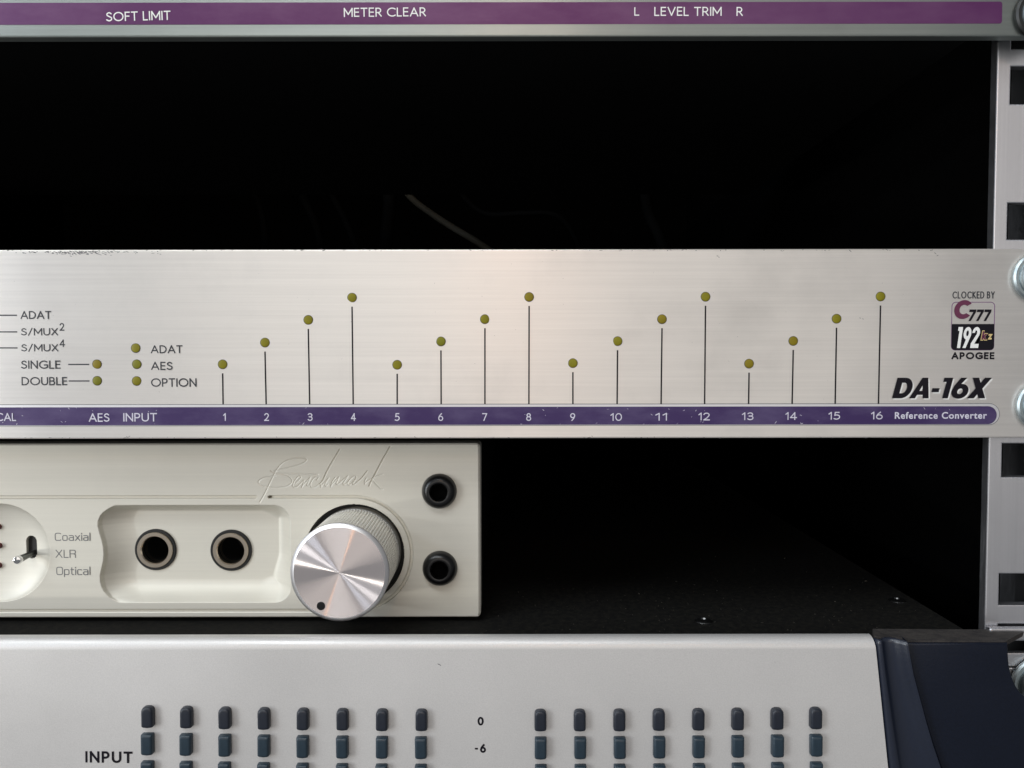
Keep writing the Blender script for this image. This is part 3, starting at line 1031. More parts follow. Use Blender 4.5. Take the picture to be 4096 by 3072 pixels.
# wavy left outline of the jack pocket
lw = [(458, 2021), (434, 2034), (411, 2050), (400, 2063), (391, 2085), (390, 2105), (398, 2136), (407, 2165), (412, 2190), (414, 2218),
      (411, 2248), (404, 2278), (399, 2303), (400, 2329), (406, 2350), (415, 2367), (438, 2392), (472, 2409)]
lz = np.array([Q(*p)[1] for p in lw])[::-1]
lx_ = np.array([Q(*p)[0] for p in lw])[::-1]
XL = np.interp(ZZ, lz, lx_)
px0, pz1 = Q(380, 2021)
px1, pz0 = Q(1164, 2410)
rad = 66 * mm
cx_, cz_ = (px0 + px1) / 2, (pz0 + pz1) / 2
hx_, hz_ = (px1 - px0) / 2, (pz1 - pz0) / 2
qx = np.abs(XX - cx_) - (hx_ - rad)
qz = np.abs(ZZ - cz_) - (hz_ - rad)
sdf = rad - (np.sqrt(np.maximum(qx, 0) ** 2 + np.maximum(qz, 0) ** 2) + np.minimum(np.maximum(qx, qz), 0))
right = XX > cx_
dl = XX - XL
wr = np.where(XX > cx_, 2.4 + 2.2 * smooth01((XX - (px1 - 9)) / 6), 2.4)
wr = wr + 2.6 * smooth01((cz_ - ZZ) / 8)
s_edge = np.clip(sdf / wr, 0, 1)
s_edge = 1 - (1 - s_edge) ** 2.0
s_left = np.clip(dl / 7.2, 0, 1)
s_left = (1 - (1 - s_left) ** 1.5) * 0.75 + 0.25 * smooth01(dl / 0.5)
sdfL = np.where(XX < px0 + rad * 1.3, np.minimum(np.abs(ZZ - pz1), np.abs(ZZ - pz0)) * ((ZZ < pz1) & (ZZ > pz0)), sdf)
s_e2 = np.clip(sdfL / wr, 0, 1)
s_e2 = 1 - (1 - s_e2) ** 2.0
pocket = 4.4 * s_e2 * s_left * (dl > 0)
H = np.maximum(H, pocket)
# round dish of the toggle
dcx, dcz = Q(3, 2211)
R_ = 197 * mm
rr_ = np.sqrt((XX - dcx) ** 2 + (ZZ - dcz) ** 2)
H = np.maximum(H, 2.6 * np.clip(1 - (rr_ / R_) ** 2.4, 0, 1) ** 0.55 * (rr_ < R_))
# toggle slot
sx, sz1 = Q(105, 2151 + 22)
_, sz0 = Q(105, 2242 - 22)
zz = np.clip(ZZ, sz0, sz1)
dslot = np.sqrt((XX - sx) ** 2 + (ZZ - zz) ** 2)
H = np.where(dslot < 22 * mm, 12.0, H)


# engraved lines
def groove(pts, w, depth, k=1.0):
    global H
    for (a, b) in zip(pts, pts[1:]):
        ax, az = a
        bx_, bz_ = b
        i0 = max(int((min(ax, bx_) - w - bx0) / step) - 1, 0)
        i1 = min(int((max(ax, bx_) + w - bx0) / step) + 3, nx)
        j0 = max(int((min(az, bz_) - w - bz0) / step) - 1, 0)
        j1 = min(int((max(az, bz_) + w - bz0) / step) + 3, nz)
        if i1 <= i0 or j1 <= j0:
            continue
        x_, z_ = XX[j0:j1, i0:i1], ZZ[j0:j1, i0:i1]
        dx_, dz_ = bx_ - ax, bz_ - az
        t = np.clip(((x_ - ax) * dx_ + (z_ - az) * dz_) / (dx_ * dx_ + dz_ * dz_ + 1e-9), 0, 1)
        d = np.sqrt((x_ - ax - t * dx_) ** 2 + (z_ - az - t * dz_) ** 2)
        g = depth * np.clip(k * (1 - (d / (w / 2)) ** 2), 0, 1)
        H[j0:j1, i0:i1] = np.maximum(H[j0:j1, i0:i1], g)


kx, kz = Q(1417, 2216)
GR = (kz - Q(1417, 2443)[1])
gl = [(kx + GR * math.cos(math.radians(a)), kz + GR * math.sin(math.radians(a))) for a in range(90, -91, -3)]
groove([(Q(1077, 1993)[0], kz + GR)] + gl + [(bx0 - 1, kz - GR)], 0.80, 0.8, 2.6)
groove([(bx0 - 1, kz + GR), (Q(1022, 1990)[0], kz + GR)], 0.80, 0.8, 2.6)
H = np.where(np.sqrt((XX - Q(1078, 1993)[0]) ** 2 + (ZZ - (kz + GR)) ** 2) < 0.36, 2.0, H)


def spl(pts, n=6):
    """smooth curve through points"""
    out = []
    m = len(pts)
    for i in range(m - 1):
        p0, p1, p2, p3 = pts[max(i - 1, 0)], pts[i], pts[i + 1], pts[min(i + 2, m - 1)]
        for k in range(n):
            t = k / n
            out.append(tuple(0.5 * ((2 * p1[c]) + (-p0[c] + p2[c]) * t + (2 * p0[c] - 5 * p1[c] + 4 * p2[c] - p3[c]) * t * t +
                                    (-p0[c] + 3 * p1[c] - 3 * p2[c] + p3[c]) * t ** 3) for c in (0, 1)))
    out.append(pts[-1])
    return out


script = [
    ([(385, 715), (430, 638), (480, 535), (540, 415), (590, 330), (650, 275), (730, 240), (820, 224), (885, 228), (903, 248), (880, 275),
      (800, 310), (700, 336), (600, 356), (548, 368)], 1.0),
    ([(505, 370), (560, 392), (640, 401), (800, 402), (1030, 408)], 1.0),
    ([(620, 400), (700, 425), (737, 465), (738, 500), (700, 532), (640, 550), (560, 556), (480, 550), (410, 530), (372, 503), (380, 475),
      (430, 447), (500, 434), (560, 425)], 0.85),
    ([(170, 830), (230, 780), (275, 720), (252, 690), (208, 712), (140, 800), (108, 880), (135, 925), (200, 908), (260, 850), (330, 780)], 1.0),
    ([(345, 775), (318, 850), (295, 925), (320, 880), (380, 815), (470, 715), (430, 800), (402, 870), (412, 893), (450, 880), (480, 840)], 1.0),
    ([(600, 770), (640, 722), (612, 705), (550, 730), (490, 810), (472, 880), (502, 930), (570, 918), (660, 852)], 1.0),
    ([(1075, 140), (950, 350), (850, 520), (780, 660), (720, 785), (660, 852)], 1.7),
    ([(682, 850), (690, 922), (705, 880), (770, 820), (852, 728), (810, 800), (772, 868), (790, 900), (830, 862)], 1.0),
    ([(985, 718), (925, 800), (888, 912), (915, 870), (975, 800), (1062, 708), (1040, 765), (1004, 838), (1028, 862), (1090, 815), (1240, 688),
      (1195, 765), (1148, 838), (1165, 872), (1225, 838), (1270, 790)], 1.0),
    ([(1412, 700), (1385, 690), (1330, 720), (1265, 790), (1240, 848), (1275, 872), (1345, 815), (1410, 735), (1412, 700)], 1.0),
    ([(1412, 735), (1370, 800), (1342, 848), (1370, 862), (1440, 812), (1535, 725), (1642, 590)], 1.5),
    ([(1625, 730), (1592, 800), (1590, 852), (1640, 800), (1750, 738)], 1.0),
    ([(2112, 90), (1960, 350), (1850, 560), (1765, 720), (1705, 830), (1680, 895)], 1.9),
    ([(1960, 655), (1865, 685), (1790, 715), (1745, 752)], 1.0), ([(1762, 790), (1850, 880), (1915, 945), (1962, 960)], 1.0)]
nB = 3
script = [([(900 + u / 2.765, 1750 + v / 2.765) for u, v in spl(p)], g) for p, g in script[:nB]] + \
    [([(1150 + u / 5.144, 1770 + v / 5.144) for u, v in spl(p)], g) for p, g in script[nB:]]
for pts, wgt in script:
    q = [Q(u, v) for u, v in pts]
    groove(q, 0.32 * (0.8 + 0.2 * wgt), 0.16 * wgt)

# knob well and jack bores
rk = np.sqrt((XX - kx) ** 2 + (ZZ - kz) ** 2)
RW = 200 * mm
H = np.where(rk < RW, 5.0, H)
jacks = [Q(619, 2199), Q(921, 2202)]
jp = []
for (u, v) in ((621, 2199.4), (923.5, 2202)):
    x, z = P(u, v, YB + 3.9)
    jp.append((x, z))
    H = np.where(np.sqrt((XX - x) ** 2 + (ZZ - z) ** 2) < 4.2, 20.0, H)
# chamfered border
for dist, cw in ((bx1 - XX, 0.55), (bz1 - ZZ, 0.4), (ZZ - bz0, 0.22)):
    H = np.maximum(H, np.clip(cw - dist, 0, 1) * 0.8 * (dist < cw))
# small square-ish corner rounding by pulling the border in
XXc, ZZc = XX.copy(), ZZ.copy()
rc = 1.0
for (ccx, ccz, sgn) in ((bx1 - rc, bz1 - rc, 1), (bx1 - rc, bz0 + rc, -1)):
    u, v = XX - ccx, (ZZ - ccz) * sgn
    msk = (u > 0) & (v > 0)
    mx_ = np.maximum(u, v)
    ln = np.sqrt(u * u + v * v) + 1e-9
    XXc = np.where(msk, ccx + u / ln * mx_, XXc)
    ZZc = np.where(msk, ccz + v / ln * mx_ * sgn, ZZc)

verts = np.stack([XXc.ravel(), (H + YB).ravel(), ZZc.ravel()], 1) * K
idx = np.arange(nx * nz).reshape(nz, nx)
quads = np.stack([idx[:-1, :-1], idx[:-1, 1:], idx[1:, 1:], idx[1:, :-1]], -1).reshape(-1, 4)
border = np.concatenate([idx[0, :], idx[1:, -1], idx[-1, -2::-1], idx[-2:0:-1, 0]])
bv = verts[border].copy()
bv[:, 1] = (YB + 7.5) * K
nb = len(border)
off = len(verts)
bi = np.arange(nb)
sk = np.stack([border, off + bi, off + (bi + 1) % nb, border[(bi + 1) % nb]], 1)
verts = np.concatenate([verts, bv])
quads = np.concatenate([quads, sk])
me = bpy.data.meshes.new('faceplate')
me.vertices.add(len(verts))
me.vertices.foreach_set('co', verts.ravel())
me.loops.add(quads.size)
me.loops.foreach_set('vertex_index', quads.ravel())
me.polygons.add(len(quads))
me.polygons.foreach_set('loop_start', np.arange(0, quads.size, 4))
me.polygons.foreach_set('loop_total', np.full(len(quads), 4))
me.update(calc_edges=True)
me.validate()
sm = np.ones(len(quads), bool)
sm[-nb:] = False
hq = H.ravel()[quads[:-nb]]
sm[:-nb] = (hq.max(1) - hq.min(1)) < 0.8
me.polygons.foreach_set('use_smooth', sm)
link('faceplate', me, 'cream_plate', hb)
box('chassis', bx0, bx1 - 1.2, YB + 21, 230, bz0 + 0.8, bz1 - 0.8, 'black_metal', hb, 0.3)
for (a, b, c, d) in ((bx0, bx1 - 1.2, bz1 - 2, bz1 - 0.8), (bx0, bx1 - 1.2, bz0 + 0.8, bz0 + 2), (bx1 - 2.4, bx1 - 1.2, bz0 + 2, bz1 - 2)):
    box('chassis_edge', a, b, YB + 7.5, YB + 21, c, d, 'black_metal', hb)
lathe('knob_well_shade', [(RW + 0.2, 0), (RW + 0.2, -0.4), (0, -0.4)], 'nylon_and_shade', hb, (kx, YB + 4.4, kz), 96)  # black lining put in for the shadow in the gap round the knob
lathe('knob_well_shade', [(RW - 0.02, 1.5), (RW - 0.02, 4.0)], 'nylon_and_shade', hb, (kx, YB + 4.4, kz), 96)

for (x, z) in jp:
    j = lathe('headphone_jack', [(4.0, -15), (4.1, -1), (5.3, -0.6), (5.3, 0.35), (5.1, 0.55), (4.6, 0.55), (4.5, 0.3)], 'nylon_and_shade', hb, (x, YB + 4.4, z))
    lathe('jack_collar', [(4.58, 0.3), (4.56, 0.75), (4.45, 0.9), (3.6, 0.9), (3.38, 0.6), (3.34, -2.5)], 'nickel', j)
    lathe('jack_bore', [(3.36, -0.6), (3.3, -14), (0, -14)], 'nylon_and_shade', j)

# toggle lever
from_bm('toggle_slot_shade', prism_bm(rrect(sx - 23 * mm, sx + 23 * mm, sz0 - 23 * mm, sz1 + 23 * mm, 22.9 * mm), YB + 3.3, YB + 6.0), 'nylon_and_shade', hb)  # dark insert, its black stands for the shade inside the slot
tx, tz = Q(104, 2206)
tg = from_bm('toggle_switch', lathe_bm([(2.3, -9), (2.3, -8.5), (0, -8.5)], 24), 'black_oxide', hb, (tx, YB, tz))
tip = P(71, 2240, YB - 4.5)
a3 = Vector((tx, YB + 4, P(104, 2222, YB)[1]))
b3 = Vector((tip[0], YB - 4.5, tip[1]))
dv = b3 - a3
lv = lathe_bm([(0, -0.1), (0.62, 0), (0.66, 1.5), (0.82, dv.length * 0.7), (0.95, dv.length - 0.9), (0.9, dv.length - 0.6)], 28)
tipb = lathe_bm([(0.8, dv.length - 1.0), (1.02, dv.length - 0.6), (1.08, dv.length - 0.1), (0.85, dv.length + 0.4), (0, dv.length + 0.62)], 28)
bmesh.ops.transform(tipb, matrix=Vector((0, -1, 0)).rotation_difference(dv.normalized()).to_matrix().to_4x4(), verts=tipb.verts)
rot = Vector((0, -1, 0)).rotation_difference(dv.normalized()).to_matrix().to_4x4()
bmesh.ops.transform(lv, matrix=rot, verts=lv.verts)
auto(from_bm('toggle_lever', lv, 'dark_steel', tg, tuple(a3 - Vector((tx, YB, tz)))), 50)
auto(from_bm('lever_tip', tipb, 'chrome', tg, tuple(a3 - Vector((tx, YB, tz)))), 50)
for py in (2107, 2184, 2263):
    x, z = P(-7, py, YB + 2)
    lathe('indicator_light', [(0.72, -1.5), (0.72, 0.5), (0.55, 0.8), (0, 0.95)], 'red_led', hb, (x, YB + 2.4, z), 20)

for s, bb in (("Coaxial", (219, 2130, 362, 2163)), ("XLR", (222, 2199, 304, 2231)), ("Optical", (225, 2266, 362, 2308))):
    letters(s, bb, YB, 'ink_grey', hb, w=0.10, gap=0.22, square=True)

flecks('recess_mark', [(911, 2382, 0.75, 0.3, 0.7), (936, 2398, 0.2, 0.12, 0.3)], YB + 4.15, 'scuff', hb)
# button head screws
for (u, v) in ((1755.6, 1967), (1758.4, 2277)):
    x, z = P(u, v, YB - 1.2)
    s = lathe('socket_screw', [(4.35, -0.3), (4.38, 0.1), (4.3, 0.8), (3.9, 1.7), (3.2, 2.3), (2.55, 2.45), (2.3, 2.35)], 'black_oxide', hb, (x, YB, z))
    hexp = [(2.33 * math.cos(math.radians(60 * i + 10)), 2.33 * math.sin(math.radians(60 * i + 10))) for i in range(6)]
    bmh = bmesh.new()
    a_ = [bmh.verts.new((p[0] * 0.93, -2.2, p[1] * 0.93)) for p in hexp]
    b_ = [bmh.verts.new((p[0] * 0.93, -0.4, p[1] * 0.93)) for p in hexp]
    for i in range(6):
        bmh.faces.new([a_[i], a_[(i + 1) % 6], b_[(i + 1) % 6], b_[i]])
    bmh.faces.new(b_)
    c_ = [bmh.verts.new((2.36 * math.cos(math.radians(10 + 10 * i)), -2.36, 2.36 * math.sin(math.radians(10 + 10 * i)))) for i in range(36)]
    for i in range(36):
        j = (i + 1) % 36
        h = ((i + 3) // 6) % 6
        h2 = ((j + 3) // 6) % 6
        if h == h2:
            bmh.faces.new([c_[i], c_[j], a_[h]])
        else:
            bmh.faces.new([c_[i], c_[j], a_[h2], a_[h]])
    from_bm('hex_socket', bmh, 'void', s)  # recess coloured near black in place of its shade

# the knob -----------------------------------------------------------
HK = 198 * (1 - 1 / 1.096)
RF = 199 * (P(1453, 2290, YB - HK)[0] - P(1353, 2290, YB - HK)[0]) / 100
knob = thing('volume_knob', '', '', None, (kx, YB, kz))
for k_ in ('label', 'category'):
    del knob[k_]
knob.parent = hb
nu, nv = 96 * 8, 130
U = np.linspace(0, 2 * math.pi, nu, endpoint=False)
V = np.linspace(-4.0, HK - 1.0, nv)
UU, VV = np.meshgrid(U, V)
tri = lambda t: 1 - 2 * np.abs((t % 1.0) - 0.5) * 1.0
pitch = 0.72
a = tri(UU * 96 / (2 * math.pi) + VV * 0.04)
b = tri(VV / 1.15 + np.floor(UU * 96 / (2 * math.pi)) * 0.5)
disp = 0.42 * np.clip(a * 1.5, 0, 1) * (0.55 + 0.45 * np.clip(b * 1.6, 0, 1)) - 0.42
fade = np.clip((VV + 0.2) / 0.3, 0, 1) * np.clip((HK - 1.3 - VV) / 0.3, 0, 1)
Rk = RF - 0.15 + disp * fade
vv = np.stack([Rk * np.cos(UU), -VV, Rk * np.sin(UU)], -1).reshape(-1, 3) * K
ii = np.arange(nu * nv).reshape(nv, nu)
nxt = np.roll(ii, -1, axis=1)
qd = np.stack([ii[:-1], ii[1:], nxt[1:], nxt[:-1]], -1).reshape(-1, 4)
me = bpy.data.meshes.new('knurled_sleeve')
me.from_pydata(vv.tolist(), [], qd.tolist())
me.update()
link('knurled_sleeve', me, 'knob_side', knob, smooth=False)
lathe('knob_rim', [(RF - 0.25, HK - 1.15), (RF, HK - 0.95), (RF, HK - 0.62), (RF - 0.12, HK - 0.42), (RF - 0.95, HK)], 'knob_rim', knob, n=160)
# the spun face has its own local z axis towards the camera
bmf = bmesh.new()
hole = P(1284, 2424, YB - HK)
hx_, hz_ = hole[0] - kx, hole[1] - kz
hr = 17 * RF / 199
rings = [0.02, 1.5, 3, 4.5, 6, 7.5, 9, RF - 0.93]
n = 192
prev = None
ctr = bmf.verts.new((0, 0, 0))
for r in rings:
    cur = [bmf.verts.new((r * math.cos(2 * math.pi * i / n), r * math.sin(2 * math.pi * i / n), 0)) for i in range(n)]
    for i in range(n):
        j = (i + 1) % n
        if prev is None:
            bmf.faces.new([ctr, cur[i], cur[j]])
        else:
            bmf.faces.new([prev[i], cur[i], cur[j], prev[j]])
    prev = cur
face = from_bm('knob_face', bmf, 'knob_face', knob, (0, -HK, 0))
face.rotation_euler = (math.radians(90), 0, 0)
lathe('pointer_dimple', [(hr + 0.1, -0.2), (hr, 0.03), (hr * 0.9, 0.04), (hr * 0.8, -0.1)], 'black_oxide', knob, (hx_, -HK, hz_), 32)
lathe('pointer_dot', [(hr * 0.92, 0.035), (hr * 0.6, 0.05), (hr * 0.3, 0.06), (0, 0.06)], 'black_oxide', knob, (hx_, -HK, hz_), 32)

# ================================================================== lower meter unit
YM = -9.0
mt = thing('level_meter_unit', 'silver meter unit with rows of dark rounded level segments and navy end cap', 'audio device',
           'rack mounted audio devices')
z_edge = P(2048, 2599, YM)[1]              # where the flat face begins
RFI = 2.5
z_top = z_edge + RFI
mx1_t = P(3504, 2590, YM)[0]
mx1_b = P(3552, 3060, YM)[0]
zbm = z_edge - 44
bm = bmesh.new()
x_l = -360
slope = (mx1_b - mx1_t) / (P(0, 3060, YM)[1] - P(0, 2590, YM)[1])
prof = [(YM, zbm)] + [(YM, z_edge)] + [(YM + RFI * (1 - math.cos(math.radians(t))), z_edge + RFI * math.sin(math.radians(t))) for t in range(10, 91, 10)] \
    + [(YM + RFI + 0.5, z_top), (YM + RFI + 0.5, zbm)]
xr_of = lambda z: mx1_t + slope * (z - z_edge)
la = [bm.verts.new((x_l, y, z)) for y, z in prof]
lb = [bm.verts.new((xr_of(z), y, z)) for y, z in prof]
n = len(prof)
for i in range(n):
    j = (i + 1) % n
    bm.faces.new([la[i], la[j], lb[j], lb[i]])
bm.faces.new(la[::-1])
bm.faces.new(lb)
bmesh.ops.recalc_face_normals(bm, faces=bm.faces)
fp = from_bm('faceplate', bm, 'silver_paint', mt)
auto(fp, 30)

# segments, three rows in view
cols = [322.5, 405.5, 488.5, 572.5, 656.5, 741.5, 826.5, 911, 1167, 1252, 1337, 1422, 1507, 1591.5, 1676.5, 1760]
sw = 47 * (P(1100, 2900, YM)[0] - P(1000, 2900, YM)[0]) / 100
sh = 84 * (P(1000, 2900, YM)[1] - P(1000, 3000, YM)[1]) / 100


def seg_outline(top_round):
    w, h = sw / 2, sh / 2
    pts = []
    if top_round:
        for i in range(13):
            t = math.radians(180 * i / 12)
            c, s_ = math.cos(t), math.sin(t)
            pts.append((w * math.copysign(abs(c) ** 0.75, c), h - w * 0.95 + w * 0.95 * s_ ** 0.75 if s_ > 0 else h - w * 0.95))
    else:
        pts += [(w, h - 0.25), (w - 0.08, h - 0.06), (w - 0.25, h), (-w + 0.25, h), (-w + 0.08, h - 0.06), (-w, h - 0.25)]
    r = 0.45
    for i in range(5):
        t = math.radians(180 + 90 * i / 4)
        pts.append((-w + r + r * math.cos(t), -h + r + r * math.sin(t) + 0.12))
    pts.append((0, -h + 0.02))
    for i in range(5):
        t = math.radians(270 + 90 * i / 4)
        pts.append((w - r + r * math.cos(t), -h + r + r * math.sin(t) + 0.12))
    return pts


def seg_bm(outline):
    bm = bmesh.new()
    w, h = sw / 2, sh / 2
    prev = None
    for ins, y in ((0, 0.4), (0, -1.0), (0.06, -1.22), (0.20, -1.42), (0.40, -1.52), (0.62, -1.55)):
        ring = [bm.verts.new((x * (w - ins) / w, y, z * (h - ins) / h)) for x, z in outline]
        if prev:
            n_ = len(ring)
            for i in range(n_):
                bm.faces.new([prev[i], prev[(i + 1) % n_], ring[(i + 1) % n_], ring[i]])
        prev = ring
    bm.faces.new(prev)
    bmesh.ops.recalc_face_normals(bm, faces=bm.faces)
    return bm


seg_me = {}
for row, (yl, ym, yr) in enumerate(((2862, 2876, 2865), (2971, 2987, 2973), (3082, 3097, 3083))):
    for cxx in cols:
        px = cxx * D
        t = (px - 2048) / 1400
        base = (yl if t < 0 else yr)
        py = ym + (base - ym) * min(1.0, t * t)
        if row == 1:
            px -= 1.5 * (1 if px < 2048 else -1)
        if row == 2:
            px -= 2.5 * (1 if px < 2048 else -1)
        x, z = P(px, py, YM)
        kind = row == 0
        if kind not in seg_me:
            o = from_bm('meter_segment', seg_bm(seg_outline(kind)), 'segment_dark' if kind else 'segment', mt, (x, YM, z))
            auto(o, 50)
            seg_me[kind] = o.data
        else:
            o = link('meter_segment', seg_me[kind], None, mt, (x + random.uniform(-0.03, 0.03), YM + random.uniform(-0.08, 0.08), z))
            o.rotation_euler = (random.uniform(-0.02, 0.02), random.uniform(-0.012, 0.012), random.uniform(-0.03, 0.03))
letters("INPUT", (341, 3005, 531, 3051), YM, 'ink_black', mt, w=0.19, gap=0.40, rot=-0.012)
letters("0", (1910, 2867, 1935, 2902), YM, 'ink_black', mt, w=0.22)
letters("-", (1899, 2991, 1912, 2998), YM, 'ink_black', mt, w=0.95)
letters("6", (1920, 2976, 1944, 3011), YM, 'ink_black', mt, w=0.22)
x, z = P(1759, 2659, YM)
flecks('paint_chip', [(660, 2660, 0.12, 0.1, 0), (2520, 2700, 0.14, 0.1, 1), (3100, 2650, 0.1, 0.1, 0), (1200, 2560, 0.2, 0.12, .4), (2558, 2846, 0.14, 0.1, 0), (1755, 2657, 0.6, 0.22, -0.4), (1761, 2660, 0.5, 0.25, -0.5)], YM, 'scuff', mt)

# lid behind the face, seen through the opening
zl = min(z_top - 0.9, bz0 - 1.2)
xl_r = PZ(2088 * D, 1362 * D, zl)[0]
lid = box('lid', -350, xl_r, YM + RFI + 0.6, 330, zl - 2, zl, 'lid', mt, 0.4)
box('chassis', -348, xl_r - 2, YM + 7, 328, zl - 40, zl - 2.1, 'black_metal', mt)
for (u, v) in ((1520, 1338), (1938, 1294)):
    x, y = PZ(u * D, v * D, zl + 0.4)
    b = lathe_bm([(2.3, 0), (2.2, 0.12), (1.6, 0.38), (0.9, 0.5), (0.7, 0.2), (0, 0.15)], 28)
    bmesh.ops.transform(b, matrix=Matrix.Rotation(math.radians(-90), 4, 'X'), verts=b.verts)
    auto(from_bm('lid_screw', b, 'dull_steel', mt, (x, y, zl)))
# dust and fluff on the lid
bm = bmesh.new()
for i in range(260):
    x = random.uniform(-30, xl_r - 3)
    y = YM + 8 + abs(random.gauss(0, 38))
    r = random.uniform(0.05, 0.16)
    l_ = random.uniform(1, 4) if random.random() < 0.25 else 1
    a = random.uniform(0, math.pi)
    h = random.uniform(0.05, 0.3)
    p = [(-r * l_, 0, 0), (0, -r, 0), (r * l_, 0, 0), (0, r, 0)]
    vs = [bm.verts.new((x + u * math.cos(a) - v * math.sin(a), y + u * math.sin(a) + v * math.cos(a), zl + 0.02)) for u, v, _ in p]
    tp = bm.verts.new((x, y, zl + h))
    for k_ in range(4):
        bm.faces.new([vs[k_], vs[(k_ + 1) % 4], tp])
M['dust'] = simple('dust', (0.045, 0.04, 0.03), 0.9)
ds = from_bm('dust', bm, 'dust', mt)
ds['kind'] = 'stuff'

# navy end cap: lofted sideways profile, running down the picture with a slant
cap = bpy.data.objects.new('end_cap', None)
C.objects.link(cap)
cap.parent = mt
cap.empty_display_size = 0.1
rows_px = [2574, 2640, 2690, 2740, 2787, 2835, 2881, 2925, 2967, 3020, 3072, 3130, 3200]


def lerp(tab, v):
    return float(np.interp(v, [t[0] for t in tab], [t[1] for t in tab]))


seam = [(2540, 3499), (2590, 3504), (3060, 3552), (3200, 3566)]
ridge = [(2574, 3625), (2690, 3647), (2787, 3674), (2881, 3700), (2967, 3726), (3065, 3760), (3200, 3812)]
redge = [(2574, 4150), (3200, 4150)]
# relative profile across the trim: (fraction between seam and ridge, y depth offset)
prof_t = [(0.0, 3.5), (0.02, 0.5), (0.06, -0.2), (0.12, -0.5), (0.18, -0.45), (0.23, 0.0), (0.28, 0.45), (0.36, 0.7), (0.46, 0.78), (0.56, 0.70),
          (0.64, 0.45), (0.72, 0.0), (0.80, -0.6), (0.87, -1.15), (0.92, -1.45), (0.955, -1.5), (0.98, -0.9), (1.0, 1.6)]
bm = bmesh.new()
rws = []
for rp in [2574 - 0.001] + rows_px:
    xs0 = P(lerp(seam, rp), rp, YM)[0]
    xs1 = P(lerp(ridge, rp), rp, YM)[0]
    z = P(3700, rp, YM)[1]
    rws.append([(xs0 + (xs1 - xs0) * f + (0.12 if f == 0 else 0), YM + dy, z) for f, dy in prof_t])
# rounded top going back to the rail
first = rws[1]
tops = []
for a in (80, 55, 30, 12):
    r = 0.9
    tops.append([(x, y + r * (1 - math.cos(math.radians(a))) * 1.0, z + r * math.sin(math.radians(a))) for x, y, z in first])
back = [(x - 1.0, YR - 0.5, first[0][2] + 0.9) for x, y, z in first]
allr = [[(x, y, z) for x, y, z in t] for t in tops] + rws[1:]
vr = [[bm.verts.new(p) for p in r] for r in allr]
for r0, r1 in zip(vr, vr[1:]):
    for i in range(len(r0) - 1):
        bm.faces.new([r0[i], r0[i + 1], r1[i + 1], r1[i]])
bmesh.ops.recalc_face_normals(bm, faces=bm.faces)
o = from_bm('moulded_trim', bm, 'navy_trim', cap)
if o.data.polygons[40].normal.y > 0:
    o.data.flip_normals()
auto(o, 60)
# flat wing of the end cap with the notch round the rack screw
zt_c = P(3700, 2574, YM)[1]
pts = []
for rp in rows_px:
    pts.append((P(lerp(ridge, rp) + 1, rp, YM)[0], P(3700, rp, YM)[1]))
pts = pts[::-1]                            # bottom to top along the ridge
right = [(4034, 2574), (4037, 2637), (4040, 2665), (4047, 2695), (4056, 2722), (4068, 2748), (4083, 2770), (4102, 2788), (4135, 2800), (4180, 2800), (4180, 3200)]
pr = [P(a, b, YM) for a, b in right]
outl = pts + pr
bm = prism_bm(outl, YM + 0.1, YM + 1.6, 0.5, 3)
auto(from_bm('cap_wing', bm, 'navy', cap), 40)
# dusty sloping shoulder on top of the cap
sx0 = P(3500, 2560, YM)[0]
sx1 = P(4034, 2574, YM)[0]
bm = bmesh.new()
q = [(xr_of(z_edge) + 0.35, YM + 2.0, zt_c + 1.0), (P(3620, 2574, YM)[0], YM + 0.7, zt_c + 0.42), (sx1 - 0.15, YM + 0.65, zt_c + 0.30),
     (P(4110, 2520, YR - 0.3)[0], YR - 0.3, P(4110, 2519, YR - 0.3)[1]), (P(3488, 2520, YR)[0], YR - 0.3, P(3488, 2515, YR - 0.3)[1])]
top_v = [bm.verts.new(p) for p in q]
bot_v = [bm.verts.new((p[0], p[1] + 0.3, p[2] - 1.2)) for p in q]
bm.faces.new(top_v)
for i in range(5):
    bm.faces.new([top_v[i], top_v[(i + 1) % 5], bot_v[(i + 1) % 5], bot_v[i]])
bmesh.ops.recalc_face_normals(bm, faces=bm.faces)
from_bm('cap_shoulder', bm, 'navy_dusty', cap)

# steel ear of the meter unit over the rail
YE = YR - 2.2
ex0 = P(3960, 2530, YE)[0]
zt_e = P(4050, 2513, YE)[1]
# ear with square opening
ze1, ze0 = P(4060, 2566, YE)[1], P(4060, 2612, YE)[1]
exh = P(4030, 2590, YE)[0]
box('mounting_ear', ex0, 133, YE, YE + 1.8, ze1, zt_e, 'rail', mt, 0.5, 3)
box('mounting_ear', ex0, 133, YE, YE + 1.8, ze0 - 3.4, ze0, 'rail', mt, 0.3, 2)
box('mounting_ear', ex0, 133, YE + 0.2, YE + 1.6, zbm, ze0 - 3.6, 'rail', mt, 0.3, 2)
rack_screw(4165, 2745, YE - 0.2, 'dull zinc screw in the curved notch of the navy end cap', 6.2)

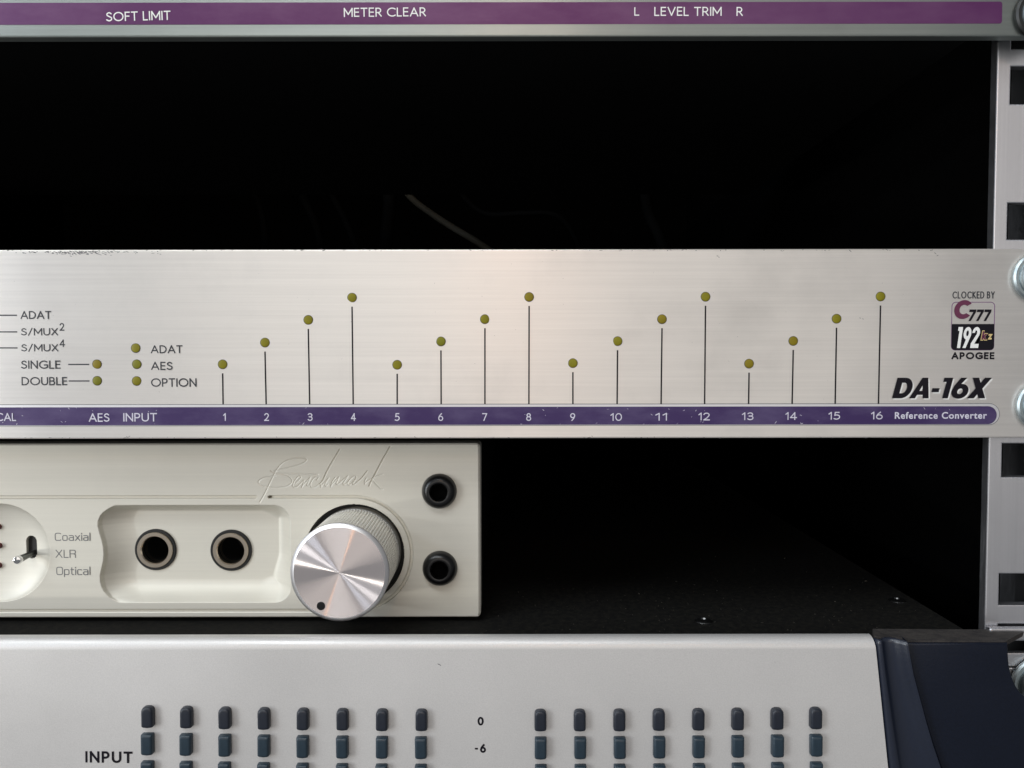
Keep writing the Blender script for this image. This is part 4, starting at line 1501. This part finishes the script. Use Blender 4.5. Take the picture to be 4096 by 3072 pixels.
# ================================================================== cables at the back of the rack
def cable(name, pts, r, mat, label, y=300):
    q = spl([(P(u * D, v * D, y)[0], P(u * D, v * D, y)[1]) for u, v in pts], 8)
    bm = bmesh.new()
    prev = None
    for i, (x, z) in enumerate(q):
        a = q[max(i - 1, 0)]
        b = q[min(i + 1, len(q) - 1)]
        d = Vector((b[0] - a[0], 0, b[1] - a[1])).normalized()
        s = d.cross(Vector((0, 1, 0)))
        ring = [bm.verts.new(Vector((x, y + 8 * math.sin(i * 0.15), z)) + s * r * math.cos(t) + Vector((0, 1, 0)) * r * math.sin(t))
                for t in [2 * math.pi * k / 10 for k in range(10)]]
        if prev:
            for k in range(10):
                bm.faces.new([prev[k], prev[(k + 1) % 10], ring[(k + 1) % 10], ring[k]])
        prev = ring
    bmesh.ops.recalc_face_normals(bm, faces=bm.faces)
    o = from_bm(name, bm, mat, None, smooth=True)
    return tag(o, label, 'cable', 'cables hanging at the back of the rack')


cable('audio_cable', [(860, 385), (883, 420), (930, 458), (985, 497), (1040, 532), (1100, 575)], 2.0, 'cable_pale',
      'pale cable slanting down to the right in the dark gap above numbered panel')
cable('audio_cable', [(834, 380), (838, 420), (836, 470), (832, 560)], 4.2, 'cable_dark', 'thick dark cable hanging straight down just left of the pale cable')
cable('audio_cable', [(705, 395), (725, 440), (752, 495), (780, 560)], 2.2, 'cable_dark', 'thin dark cable slanting beside the thick hanging cable')
cable('audio_cable', [(640, 395), (658, 440), (680, 490), (700, 560)], 2.6, 'cable_dark', 'dark slanting cable, middle one of the faint hanging group')
cable('audio_cable', [(540, 395), (552, 440), (566, 500), (575, 560)], 2.2, 'cable_dark', 'leftmost faint dark cable in the gap above numbered panel')
cable('audio_cable', [(985, 400), (1020, 440), (1060, 460), (1130, 463), (1200, 470), (1240, 510), (1265, 570)], 1.6, 'cable_dark', 'thin dark cable running level right of pale cable then dropping')
cable('audio_cable', [(1395, 400), (1405, 450), (1425, 500), (1440, 560)], 3.5, 'cable_dark', 'rightmost faint dark cable in the gap above numbered panel')
